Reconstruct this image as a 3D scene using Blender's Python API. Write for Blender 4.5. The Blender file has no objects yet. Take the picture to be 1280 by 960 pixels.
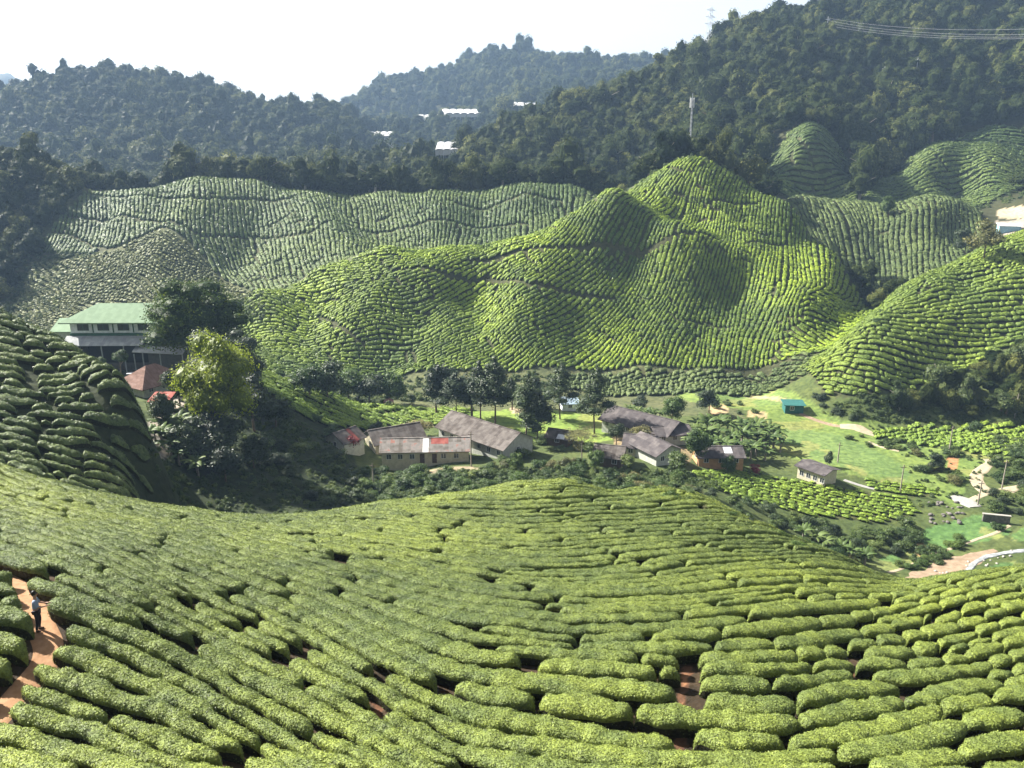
import bpy, math, random, time
import numpy as np
from mathutils import Vector, Matrix, kdtree
T0 = time.time()
rng = np.random.default_rng(7)
random.seed(7)
SC = bpy.context.scene
COL = SC.collection
R = math.radians

# ------------------------------------------------------------------ camera
FPX = 1035.0                      # focal length in photograph pixels (1280 wide)
PITCH = R(16.7)
CP, SP = math.cos(PITCH), math.sin(PITCH)
CAMZ = 80.0
cam = bpy.data.objects.new("camera", bpy.data.cameras.new("camera"))
cam.data.sensor_width = 36.0
cam.data.lens = 36.0 * FPX / 1280.0
cam.data.clip_start = 0.5
cam.data.clip_end = 30000
cam.location = (0, 0, CAMZ)
cam.rotation_euler = (math.pi / 2 - PITCH, 0, 0)
COL.objects.link(cam)
SC.camera = cam

def ray(px, py):
    a = (px - 640.0) / FPX; b = (py - 480.0) / FPX
    return a / (CP - b * SP), (-SP - b * CP) / (CP - b * SP)      # x/y, z/y

def py_of_t(t):
    # inverse of t = (-SP - b CP)/(CP - b SP)
    b = (SP + t * CP) / (t * SP - CP)
    return 480.0 + FPX * b

def project(x, y, z):
    d = y * CP - (z - CAMZ) * SP
    return 640 + FPX * x / d, 480 - FPX * (y * SP + (z - CAMZ) * CP) / d

# ------------------------------------------------------------------ noise
def _h2(ix, iy, seed):
    h = (ix.astype(np.int64) * 374761393 + iy.astype(np.int64) * 668265263 + seed * 1442695041) & 0xffffffff
    h = ((h ^ (h >> 13)) * 1274126177) & 0xffffffff
    return ((h ^ (h >> 16)) & 0xffffff) / float(0xffffff)

def vnoise(x, y, seed=0):
    x = np.asarray(x, float); y = np.asarray(y, float)
    ix = np.floor(x); iy = np.floor(y); fx = x - ix; fy = y - iy
    fx = fx * fx * (3 - 2 * fx); fy = fy * fy * (3 - 2 * fy)
    a = _h2(ix, iy, seed); b = _h2(ix + 1, iy, seed); c = _h2(ix, iy + 1, seed); d = _h2(ix + 1, iy + 1, seed)
    return (a + (b - a) * fx) * (1 - fy) + (c + (d - c) * fx) * fy

def fbm(x, y, octv=4, seed=0):
    s = 0; a = .5; t = 0
    for k in range(octv):
        s = s + a * vnoise(x * 2 ** k + 17.3 * k, y * 2 ** k - 9.1 * k, seed + k); t += a; a *= .5
    return s / t * 2 - 1

# ------------------------------------------------------------------ land form: survey profiles (bearing column -> sight height, distance)
PROF = {
 -70: [(960,21.5),(880,24.5),(786,28.5),(740,31.5),(690,36),(640,44),(600,53),(575,60),(590,68),(570,76),(500,90),(430,104),(370,120),(400,140),(425,200),(410,280),(390,310),(350,340),(330,350),(280,375),(225,410),(250,500),(255,560),(238,680),(185,850),(135,1000),(180,1300),(185,2200),(98,2700)],
 0: [(960,22),(880,25),(786,28.8),(740,32),(700,36),(650,44),(610,54),(590,60),(604,68),(585,76),(520,88),(450,102),(395,118),(425,140),(430,200),(415,280),(385,310),(345,340),(330,350),(280,375),(222,410),(250,500),(255,560),(238,680),(180,850),(128,1000),(180,1300),(185,2200),(106,2700)],
 40: [(417,115),(440,140),(340,345),(290,375),(215,410),(116,1000),(125,2700)],
 80: [(960,22.3),(880,25.5),(790,29),(740,32.5),(700,36.5),(660,44),(617,61),(634,69),(605,77),(540,88),(480,100),(432,113),(462,135),(478,165),(452,182),(440,198),(438,215),(440,245),(420,285),(395,305),(345,340),(300,365),(262,390),(222,415),(250,500),(255,560),(235,680),(170,850),(108,1000),(180,1300),(185,2200),(150,2700)],
 120: [(458,109),(490,130),(104,1000),(238,410)],
 160: [(960,22.5),(880,25.8),(800,29.5),(750,33),(700,38.5),(660,49),(636,62),(665,72),(620,84),(560,94),(488,105),(520,125),(500,148),(480,165),(472,182),(445,200),(440,220),(440,245),(415,285),(395,300),(340,335),(290,370),(240,405),(262,450),(258,560),(228,700),(165,850),(106,1000),(180,1300),(185,2200),(150,2700)],
 195: [(645,62),(680,75),(640,92),(570,99),(585,110),(560,125)],
 240: [(960,22.8),(880,26.2),(800,31),(750,35),(700,41.5),(665,52),(647,62),(690,80),(665,98),(640,112),(600,122),(560,132),(520,145),(490,160),(470,175),(455,188),(450,205),(450,240),(420,275),(385,300),(335,340),(290,370),(227,415),(255,460),(256,560),(222,720),(170,850),(114,1000),(180,1300),(185,2200),(150,2700)],
 320: [(960,23),(880,26.8),(800,32),(750,36.5),(700,44),(670,54),(655,63),(700,80),(665,105),(640,118),(600,130),(560,142),(520,160),(480,180),(462,189),(478,205),(450,235),(430,250),(400,262),(370,272),(385,298),(360,325),(320,352),(290,372),(262,390),(232,415),(258,460),(255,560),(225,720),(180,850),(140,1000),(185,1300),(180,2200),(150,2700)],
 400: [(960,23.3),(880,27.2),(800,33),(750,38),(700,46),(670,56),(650,66),(690,85),(655,110),(635,125),(600,138),(560,155),(520,178),(487,193),(503,208),(480,225),(450,243),(400,262),(365,277),(337,290),(352,310),(325,343),(300,360),(270,385),(244,405),(262,450),(250,540),(220,680),(185,850),(146,1000),(185,1300),(180,2200),(148,2700)],
 480: [(960,23.6),(880,27.6),(800,33.5),(750,39.5),(700,48),(660,60),(637,68),(680,90),(640,125),(610,146),(575,163),(530,190),(511,199),(506,210),(490,222),(470,240),(430,252),(380,270),(340,285),(315,295),(332,315),(308,350),(280,375),(246,400),(264,450),(240,520),(214,600),(228,700),(205,900),(176,1100),(188,1250),(150,1400),(118,1500),(160,1900)],
 560: [(960,24),(880,28),(800,34),(750,40.5),(700,50),(660,61),(626,72),(670,92),(630,122),(600,146),(575,160),(550,178),(520,200),(500,215),(480,232),(440,248),(380,268),(340,284),(312,298),(328,318),(305,350),(275,375),(246,400),(264,450),(238,500),(208,570),(222,680),(195,950),(156,1120),(168,1250),(130,1400),(93,1550),(150,2000)],
 600: [(620,74),(400,267),(350,283),(310,300)],
 640: [(960,24),(880,28),(800,34),(750,41),(700,51),(650,64),(611,74),(660,96),(625,122),(600,143),(560,170),(520,200),(490,224),(470,240),(430,252),(380,268),(340,282),(301,300),(318,320),(290,355),(239,400),(260,450),(237,490),(176,600),(192,720),(165,1000),(130,1250),(73,1550),(140,2000)],
 700: [(284,304),(610,74)],
 720: [(960,24),(880,28),(800,34.5),(750,41.5),(700,51),(650,64),(612,74),(660,96),(620,122),(598,143),(560,170),(520,200),(490,224),(470,240),(440,252),(400,266),(350,282),(310,295),(268,310),(286,335),(262,365),(237,392),(258,440),(234,480),(180,560),(140,640),(165,800),(112,1300),(84,1550),(150,2000)],
 765: [(480,239),(440,254),(400,267),(350,283),(300,297),(241,310),(255,325),(250,345),(255,380),(622,76)],
 800: [(960,24),(880,28),(800,34.5),(750,41.5),(700,51),(650,65),(616,76),(650,95),(630,120),(600,145),(575,160),(545,180),(500,222),(480,238),(440,255),(400,270),(350,286),(300,298),(262,306),(260,320),(238,336),(262,380),(258,420),(236,460),(160,560),(112,650),(135,900),(84,1500),(150,2000)],
 840: [(620,75),(480,240),(440,255),(400,270),(350,285),(280,300),(278,314),(214,336),(93,650)],
 880: [(960,24),(880,28.2),(800,35),(750,42),(700,52),(660,63),(630,74),(665,98),(640,118),(615,134),(600,148),(570,168),(540,185),(510,208),(490,228),(470,242),(440,255),(400,270),(350,284),(310,292),(297,296),(292,312),(250,326),(208,337),(250,380),(238,420),(205,460),(140,560),(78,660),(120,1000),(150,2000)],
 920: [(650,70),(475,242),(440,254),(400,269),(360,283),(320,292),(310,306),(223,336),(260,380),(55,670)],
 960: [(960,24),(880,28.5),(800,35.5),(750,43),(710,52),(690,58),(670,65),(715,88),(690,118),(655,130),(635,140),(600,158),(560,180),(515,207),(490,226),(470,242),(445,252),(400,268),(350,284),(338,290),(325,300),(290,312),(249,328),(275,365),(245,400),(230,425),(205,450),(170,490),(100,570),(42,680),(100,1000),(150,2000)],
 1000: [(425,248),(370,270),(350,285),(300,312),(275,326),(300,350),(256,378),(262,405),(215,430),(182,450)],
 1020: [(164,466),(160,500)],
 1040: [(960,24),(880,29),(800,37),(760,43),(730,50),(715,55),(700,60),(745,85),(715,115),(690,126),(652,141),(600,160),(560,181),(524,201),(490,213),(447,230),(425,250),(380,272),(345,290),(318,305),(335,330),(300,350),(258,382),(262,410),(232,430),(176,470),(170,500),(140,530),(80,600),(20,700),(90,1000),(150,2000)],
 1080: [(475,214),(410,240),(400,265),(370,300),(330,335),(262,382),(240,430),(215,470)],
 1120: [(960,24),(880,29.5),(800,38),(770,43),(750,48),(742,52),(735,57),(790,80),(735,115),(702,128),(660,141),(606,160),(562,180),(524,201),(500,208),(440,225),(390,245),(368,260),(385,285),(345,322),(310,345),(262,380),(266,410),(238,450),(200,490),(150,530),(60,610),(-8,700),(60,1000),(150,2000)],
 1160: [(346,270),(365,292),(252,378),(218,450),(182,500)],
 1200: [(960,24),(880,29.5),(800,38),(770,42),(745,47),(728,52),(790,76),(745,112),(711,125),(660,141),(606,160),(562,180),(522,202),(505,206),(440,225),(380,250),(328,280),(345,302),(318,330),(290,350),(257,375),(262,400),(235,440),(185,500),(130,540),(40,620),(-43,720),(40,1000),(150,2000)],
 1235: [(310,286),(268,380),(205,450),(168,508),(150,530)],
 1280: [(960,24),(880,29.5),(800,37.5),(760,43),(735,48),(718,53),(785,76),(745,112),(711,125),(660,141),(606,160),(562,180),(520,202),(500,206),(440,222),(370,248),(292,290),(305,312),(284,350),(270,368),(258,384),(235,430),(185,490),(110,550),(20,630),(-63,740),(30,1000),(150,2000)],
 1350: [(960,24),(880,29),(800,37),(760,42),(725,48),(705,53),(780,76),(745,112),(711,125),(660,141),(606,160),(562,180),(515,203),(480,212),(420,230),(350,255),(268,295),(285,315),(275,350),(262,370),(250,384),(230,430),(170,490),(100,550),(10,630),(-80,740),(30,1000),(150,2000)],
}
EXTRA = []   # more (px, py, Y) spot heights
KS = 0.55
pts = []; val = []
for px, lst in PROF.items():
    for (py, Y) in lst:
        u, t = ray(px, py); pts.append((u, KS * math.log(Y))); val.append(py)
for (px, py, Y) in EXTRA:
    u, t = ray(px, py); pts.append((u, KS * math.log(Y))); val.append(py)
pts = np.array(pts); val = np.array(val, float)
n = len(pts)
D = np.sqrt(((pts[:, None] - pts[None]) ** 2).sum(2) + 0.0006)
A_ = np.zeros((n + 3, n + 3)); A_[:n, :n] = D + np.eye(n) * -2e-4
A_[:n, n] = A_[n, :n] = 1; A_[:n, n + 1:] = pts; A_[n + 1:, :n] = pts.T
W_ = np.linalg.solve(A_, np.concatenate([val, [0, 0, 0]]))
GU0, GU1, GL0, GL1 = -1.25, 1.25, math.log(14.0), math.log(3000.0)
NU, NL = 800, 860
gu = np.linspace(GU0, GU1, NU); gl = np.linspace(GL0, GL1, NL)
GPY = np.empty((NL, NU))
for i in range(0, NL, 20):
    qq = np.stack(np.meshgrid(np.clip(gu, -.70, .70), np.clip(gl[i:i + 20], math.log(20), 99) * KS), -1).reshape(-1, 2)
    dd = np.sqrt(((qq[:, None, :] - pts[None]) ** 2).sum(2) + 0.0006)
    GPY[i:i + 20] = (dd @ W_[:n] + W_[n] + qq @ W_[n + 1:]).reshape(-1, NU)
bb = (GPY - 480) / FPX
GY = np.exp(gl)[:, None] * np.ones((1, NU)); GX = gu[None] * GY
GZ = CAMZ + GY * (-SP - bb * CP) / (CP - bb * SP)
# folds and hummocks of the hills
amp = np.clip((GY - 225) / 250, 0, 1) * (3.0 + GY * 0.007)
amp *= 1.0
GZ += amp * fbm(GX / 55.0, GY / 55.0, 4, 3) * np.clip((GZ - 12) / 25, 0.0, 1)
GZ += 0.25 * fbm(GX / 7.0, GY / 7.0, 2, 9) * np.clip((GY - 30) / 60, .2, 1)

def _ground_raw(): pass
def ground(x, y):
    x = np.asarray(x, float); y = np.maximum(np.asarray(y, float), 1e-3)
    fi = (np.log(y) - GL0) / (GL1 - GL0) * (NL - 1); fj = (x / y - GU0) / (GU1 - GU0) * (NU - 1)
    fi = np.clip(fi, 0, NL - 1.001); fj = np.clip(fj, 0, NU - 1.001)
    i = fi.astype(int); j = fj.astype(int); a = fi - i; b = fj - j
    return (GZ[i, j] * (1 - a) * (1 - b) + GZ[i + 1, j] * a * (1 - b) + GZ[i, j + 1] * (1 - a) * b + GZ[i + 1, j + 1] * a * b)

_ys = np.exp(np.linspace(math.log(18), math.log(2950), 5000))
def hit(px, py, ymin=18):
    """where the line of sight through a photograph pixel first meets the land (plain surveying)"""
    u, t = ray(px, py); ys = _ys[_ys >= ymin]
    gz = ground(u * ys, ys); rz = CAMZ + t * ys
    k = np.argmax(rz <= gz) if (rz <= gz).any() else len(ys) - 1
    if k == 0: k = 1
    a0 = rz[k - 1] - gz[k - 1]; a1 = rz[k] - gz[k]; f = a0 / (a0 - a1) if a0 != a1 else 0
    y = ys[k - 1] + f * (ys[k] - ys[k - 1])
    return u * y, y, float(ground(u * y, y))
def at(px, Y):
    x = (px - 640) / FPX * Y
    for _ in range(4):
        z = float(ground(x, Y)); x = (px - 640) / FPX * (Y * CP - (z - CAMZ) * SP)
    return x, Y, float(ground(x, Y))

# spurs (+) and gullies (-): height, half width in metres, picture points down the fold
FOLDS = [
 (7, 16, [(262,236),(245,268),(225,300),(190,345),(160,380)]), (-5, 13, [(330,262),(315,300),(285,335),(262,365)]), (6, 13, [(372,252),(400,280),(425,305),(450,330)]), (-5, 14, [(440,255),(462,285),(480,310)]),
 (5, 13, [(545,250),(552,280),(560,302)]), (-4, 12, [(605,250),(600,275),(590,300)]), (4, 12, [(660,243),(655,265)]), (-3.5, 10, [(150,262),(120,290),(95,325)]), (4, 12, [(185,250),(160,275),(135,300)]),
 (2.5, 15, [(762,252),(735,285),(700,325),(655,375),(610,430),(590,462)]), (-2.5, 11, [(790,300),(782,340),(768,378),(735,430),(715,460)]), (2.6, 13, [(868,305),(852,335),(838,370),(800,425),(780,460)]),
 (-3, 12, [(935,335),(925,360),(905,395),(895,440)]), (4.5, 9, [(960,350),(975,385),(965,430),(955,460)]), (-4, 9, [(1000,385),(1000,420),(985,448)]),
 (-3.5, 11, [(640,330),(560,370),(500,430),(480,460)]), (4, 11, [(560,335),(480,370),(440,410),(425,440)]), (-3.5, 9, [(395,360),(385,400),(375,440)]),
 (4.5, 8, [(868,220),(880,245),(905,280),(935,310),(985,340)]), (-4, 8, [(835,245),(850,265),(880,282)]), (4, 8, [(1000,262),(985,272),(1010,300)]),
 (7, 13, [(1020,176),(1005,195),(975,225)]), (-5, 12, [(1058,200),(1066,225)]), (8, 14, [(1232,178),(1190,200),(1140,225),(1095,245)]), (-5, 12, [(1225,215),(1180,240)]),
 (5, 11, [(1185,262),(1150,275),(1105,300),(1085,330)]), (-6, 9, [(1105,290),(1098,320),(1095,350)]), (-4, 10, [(1210,285),(1190,310)]),
 (3, 8, [(1280,345),(1200,400),(1120,455),(1080,490)]), (-3, 8, [(1280,400),(1210,440),(1150,480)]), (3, 8, [(1200,345),(1120,400),(1060,450),(1045,490)]),
]
_m = (GY > 190) & (GY < 560); _ii = np.where(_m.any(1))[0]; _sl = slice(_ii[0], _ii[-1] + 1); _gx, _gy = GX[_sl], GY[_sl]
_add = np.zeros_like(_gx); _q = [(h_, w_, [hit(*p)[:2] for p in l_]) for h_, w_, l_ in FOLDS]
for h_, w_, l_ in _q:
    l_ = [p for p in l_ if 190 < p[1] < 620]; n_ = len(l_); best = np.full(_gx.shape, 1e9); tpos = np.zeros(_gx.shape)
    for i in range(n_ - 1):
        (ax, ay), (bx, by) = l_[i], l_[i + 1]
        if math.hypot(bx - ax, by - ay) > 90: continue
        dx, dy = bx - ax, by - ay; t_ = np.clip(((_gx - ax) * dx + (_gy - ay) * dy) / (dx * dx + dy * dy + 1e-9), 0, 1)
        d_ = np.hypot(_gx - ax - t_ * dx, _gy - ay - t_ * dy); u_ = d_ < best; best = np.where(u_, d_, best); tpos = np.where(u_, (i + t_) / max(1, n_ - 1), tpos)
    _add += h_ * np.exp(-(best / w_) ** 1.6) * np.sin(np.pi * np.clip(tpos * .86 + .10, 0, 1)) ** .6
GZ[_sl] += _add
# ------------------------------------------------------------------ object helpers
def tag(o, label=None, cat=None, group=None, kind=None):
    if label: o["label"] = label
    if cat: o["category"] = cat
    if group: o["group"] = group
    if kind: o["kind"] = kind
    return o

def mesh_np(name, V, F, mats, mi=None, smooth=True):
    """mesh from numpy: V (n,3); F (m,4) or (m,3)"""
    me = bpy.data.meshes.new(name)
    V = np.ascontiguousarray(V, np.float32); F = np.ascontiguousarray(F, np.int32); k = F.shape[1]
    me.vertices.add(len(V)); me.vertices.foreach_set("co", V.ravel())
    me.loops.add(F.size); me.loops.foreach_set("vertex_index", F.ravel())
    me.polygons.add(len(F)); me.polygons.foreach_set("loop_start", np.arange(0, F.size, k, dtype=np.int32))
    for m in mats: me.materials.append(m)
    if mi is not None: me.polygons.foreach_set("material_index", np.ascontiguousarray(mi, np.int32))
    me.update(calc_edges=True)
    me.polygons.foreach_set("use_smooth", np.full(len(F), smooth, bool) if np.isscalar(smooth) else smooth)
    return me

def link(name, me, parent=None, loc=None):
    o = bpy.data.objects.new(name, me); COL.objects.link(o)
    if parent: o.parent = parent
    if loc is not None: o.location = loc
    return o

# ------------------------------------------------------------------ materials
MAT = {}
class NT:
    def __init__(s, name):
        s.m = bpy.data.materials.new(name); s.m.use_nodes = True; s.t = s.m.node_tree; s.t.nodes.clear()
        s.out = s.n("ShaderNodeOutputMaterial"); MAT[name] = s.m
    def n(s, typ, **kw):
        nd = s.t.nodes.new(typ)
        for k, v in kw.items():
            if k == "_in":
                for a, b in v.items():
                    if isinstance(b, bpy.types.NodeSocket): s.t.links.new(b, nd.inputs[a])
                    else: nd.inputs[a].default_value = b
            else: setattr(nd, k, v)
        return nd
    def pos(s): return s.n("ShaderNodeNewGeometry").outputs["Position"]
    def noise(s, scale, detail=3, vec=None, rough=.55):
        nd = s.n("ShaderNodeTexNoise", _in={"Scale": scale, "Detail": detail, "Roughness": rough})
        s.t.links.new(vec if vec else s.pos(), nd.inputs["Vector"]); return nd.outputs["Fac"]
    def ramp(s, fac, stops, interp='LINEAR'):
        nd = s.n("ShaderNodeValToRGB"); nd.color_ramp.interpolation = interp; el = nd.color_ramp.elements
        while len(el) < len(stops): el.new(.5)
        for e, (p, c) in zip(el, stops): e.position = p; e.color = (*c, 1) if len(c) == 3 else c
        s.t.links.new(fac, nd.inputs[0]); return nd.outputs[0]
    def mix(s, fac, a, b, mode='MIX'):
        nd = s.n("ShaderNodeMix", data_type='RGBA', blend_type=mode)
        for k, v in ((0, fac), (6, a), (7, b)):
            if isinstance(v, bpy.types.NodeSocket): s.t.links.new(v, nd.inputs[k])
            else: nd.inputs[k].default_value = v if k == 0 or len(v) == 4 else (*v, 1)
        return nd.outputs[2]
    def bump(s, h, strength, dist):
        return s.n("ShaderNodeBump", _in={"Height": h, "Strength": strength, "Distance": dist}).outputs[0]
    def bsdf(s, color, rough=.6, normal=None, spec=.4, metal=0.0, trans=None, transf=.3):
        p = s.n("ShaderNodeBsdfPrincipled")
        for k, v in (("Base Color", color), ("Roughness", rough), ("Specular IOR Level", spec), ("Metallic", metal)):
            if isinstance(v, bpy.types.NodeSocket): s.t.links.new(v, p.inputs[k])
            else: p.inputs[k].default_value = (*v, 1) if k == "Base Color" and len(v) == 3 else v
        if normal: s.t.links.new(normal, p.inputs["Normal"])
        o = p.outputs[0]
        if trans is not None:
            tr = s.n("ShaderNodeBsdfTranslucent"); 
            if isinstance(trans, bpy.types.NodeSocket): s.t.links.new(trans, tr.inputs[0])
            else: tr.inputs[0].default_value = (*trans, 1)
            mx = s.n("ShaderNodeMixShader", _in={0: transf}); s.t.links.new(o, mx.inputs[1]); s.t.links.new(tr.outputs[0], mx.inputs[2]); o = mx.outputs[0]
        s.t.links.new(o, s.out.inputs[0]); return s.m

def rnd_attr(t):
    return t.n("ShaderNodeObjectInfo").outputs["Random"]

def tea_material(name, dark, mid, fresh, patch=.03, fine=6., leaf=False, spec=.2, rough=.55, lo=.38, hi=.68):
    t = NT(name)
    big = t.noise(patch, 3); med = t.noise(patch * 12, 3); f = t.noise(fine, 2)
    c = t.ramp(med, [(.3, dark), (.62, mid)])
    c = t.mix(t.ramp(big, [(lo, (0, 0, 0)), (hi, (1, 1, 1))]), c, t.mix(t.ramp(med, [(.3, (0, 0, 0)), (.6, (1, 1, 1))]), mid, fresh))
    v = t.ramp(f, [(.3, (.5, .5, .5)), (.5, (1, 1, 1)), (.72, (1.4, 1.35, 1.2))])
    c = t.mix(1.0, c, v, 'MULTIPLY')
    if leaf:
        hs = t.n("ShaderNodeAttribute", attribute_name="tint").outputs["Fac"]
        c = t.mix(1.0, c, t.ramp(hs, [(0, (.45, .5, .5)), (.5, (1, 1, 1)), (.8, (1.35, 1.3, 1.05)), (1, (1.8, 1.7, 1.2))]), 'MULTIPLY')
        return t.bsdf(c, rough, None, spec, trans=c, transf=.2)
    b = t.bump(f, .9, .12 if fine > 5 else .3)
    return t.bsdf(c, rough + .1, b, spec, trans=c, transf=.04)

# albedos
TEAC = {
"tea_near": ((.060, .088, .026), (.110, .146, .038), (.185, .228, .042), .06),
"tea_side": ((.046, .072, .024), (.078, .108, .034), (.11, .145, .042), .05),
"tea_bright": ((.036, .068, .012), (.092, .142, .018), (.235, .32, .022), .022),
"tea_hill": ((.060, .095, .020), (.105, .155, .026), (.18, .24, .03), .03),
"tea_pale": ((.034, .060, .016), (.066, .104, .026), (.12, .16, .036), .02),
"tea_scrub": ((.08, .10, .035), (.12, .14, .055), (.18, .19, .08), .03),
"tea_terrace": ((.085, .14, .022), (.13, .195, .028), (.18, .25, .03), .05),
}
for k_, v_ in TEAC.items(): tea_material(k_, *v_, fine=9. if k_ == "tea_near" else 2.4)
tea_material("tea_leaf", *TEAC["tea_near"], 3., leaf=True, rough=.55, spec=.25)

t_ = NT("tea_stems"); t_.bsdf(t_.ramp(t_.noise(7., 4), [(.35, (.014, .014, .009)), (.6, (.035, .036, .018)), (.75, (.05, .06, .02))]), .9, t_.bump(t_.noise(9., 3), .8, .1), .1)  # woody sides, kept dark also to deepen the shade between rows
# ------------------------------------------------------------------ where tea grows
def P(*a):
    """polygon corner: (px, py) on visible ground, or (px, 0, Y) at a distance"""
    return hit(a[0], a[1])[:2] if len(a) == 2 else at(a[0], a[2])[:2]
def poly(*c): return np.array([P(*q) for q in c])
def inpoly(pg, x, y):
    x = np.asarray(x); y = np.asarray(y); r = np.zeros(np.broadcast(x, y).shape, bool); j = len(pg) - 1
    for i in range(len(pg)):
        xi, yi = pg[i]; xj, yj = pg[j]
        if yi != yj: r ^= ((yi > y) != (yj > y)) & (x < (xj - xi) * (y - yi) / (yj - yi) + xi)
        j = i
    return r
CREST_A = [(-220,0,58),(-60,0,61),(0,0,62),(80,0,63),(160,0,64),(240,0,64),(320,0,65),(400,0,68),(480,0,71),(560,0,75),(640,0,76),(720,0,76),(800,0,79),(880,0,77),(960,0,69),(1040,0,64),(1120,0,60),(1200,0,56),(1280,0,57),(1350,0,57),(1540,0,55)]
REG = {}
REG["A"] = dict(poly=[poly((-220,0,19.5),*CREST_A,(1540,0,19.5),(1350,0,20.5),(640,0,21.5),(-60,0,20.5))], d=1.0, step=.3, L=(5, 26), h=.80, wob=.13, mat="tea_near")
REG["B"] = dict(poly=[poly((-200,0,68),(-200,0,121),(-60,0,121),(0,0,121),(40,0,119),(80,0,115),(120,0,111),(160,0,108),(182,0,105),(184,0,98),(180,0,92),(160,0,84),(150,0,72),(80,0,68),(-60,0,68))], d=1.95, step=.45, L=(2.2, 6.5), h=1.15, mat="tea_side")
REG["D"] = dict(poly=[poly((308,0,238),(298,0,262),(312,0,276),(400,0,292),(480,0,298),(560,0,301),(640,0,303),(700,0,307),(765,0,313),(775,0,336),(800,0,342),(840,0,341),(880,0,340),(920,0,338),(960,0,332),(1000,0,320),(1035,0,310),(1085,0,290),(1100,0,262),(1060,0,236),(1000,0,242),(960,0,247),(800,0,248),(640,0,241),(480,0,238),(400,0,222),(340,0,226))], d=1.38, step=.55, L=(1.6, 6), h=.92, mat="tea_bright")
REG["C"] = dict(poly=[poly((48,0,362),(75,0,385),(95,0,396),(110,0,408),(160,0,412),(240,0,420),(320,0,419),(400,0,409),(480,0,405),(560,0,404),(640,0,404),(720,0,398),(800,0,392),(760,0,350),(640,0,325),(480,0,318),(400,0,312),(330,0,318),(250,0,350),(200,0,362),(130,0,352))], d=1.8, step=.9, L=(3, 18), h=1.15, mat="tea_pale")
REG["S"] = dict(poly=[poly((10,0,292),(40,0,352),(125,0,349),(198,0,359),(250,0,347),(325,0,316),(320,0,288),(240,0,280),(160,0,278),(80,0,280))], d=1.7, step=.6, L=(.9, 2.2), h=1.1, mat="tea_scrub", wob=1.2)
REG["L"] = dict(poly=[poly((945,0,345),(960,0,368),(1000,0,384),(1040,0,386),(1120,0,384),(1180,0,382),(1225,0,374),(1228,0,345),(1190,0,318),(1120,0,300),(1080,0,315),(1040,0,338))], d=1.85, step=.8, L=(2, 10), h=1.2, mat="tea_side")
REG["K"] = dict(poly=[poly((1000,0,232),(1040,0,235),(1075,0,250),(1120,0,264),(1160,0,272),(1200,0,283),(1280,0,293),(1350,0,297),(1350,0,238),(1250,0,226),(1180,0,216),(1120,0,209),(1060,0,207),(1030,0,212))], d=1.5, step=.55, L=(1.6, 7), h=.95, mat="tea_hill")
REG["M"] = dict(poly=[poly((948,0,402),(946,0,440),(985,0,462),(1020,0,474),(1062,0,458),(1072,0,430),(1072,0,404),(1000,0,400)), poly((1080,0,404),(1088,0,436),(1130,0,474),(1180,0,504),(1235,0,516),(1290,0,505),(1290,0,430),(1235,0,406),(1150,0,402))], d=2.1, step=1.1, L=(6, 24), h=1.2, mat="tea_pale")
REG["P"] = dict(poly=[poly((322,0,178),(322,0,190),(400,0,196),(480,0,203),(545,0,205),(590,0,206),(560,0,192),(500,0,186),(440,0,178),(380,0,172))], d=1.8, step=.5, L=(4, 14), h=1.0, mat="tea_terrace")
REG["O"] = dict(poly=[poly((868,590),(935,588),(1000,602),(1060,612),(1130,622),(1150,640),(1100,655),(1040,648),(975,636),(920,622),(880,608)), poly((1080,600),(1150,606),(1180,618),(1140,622),(1090,612))], d=1.4, step=.4, L=(1.2, 4), h=.5, mat="tea_terrace")
REG["Q"] = dict(poly=[poly((1085,0,190),(1130,0,197),(1350,0,199),(1350,0,176),(1230,0,176),(1150,0,184))], d=1.9, step=.6, L=(1.2, 2.4), h=1.0, mat="tea_terrace")
REG["R"] = dict(poly=[poly((690,0,226),(700,0,240),(800,0,246),(880,0,246),(1010,0,241),(1010,0,226),(960,0,224),(880,0,229),(800,0,227))], d=2.0, step=.6, L=(1.5, 3), h=1.2, mat="tea_side")

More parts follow.
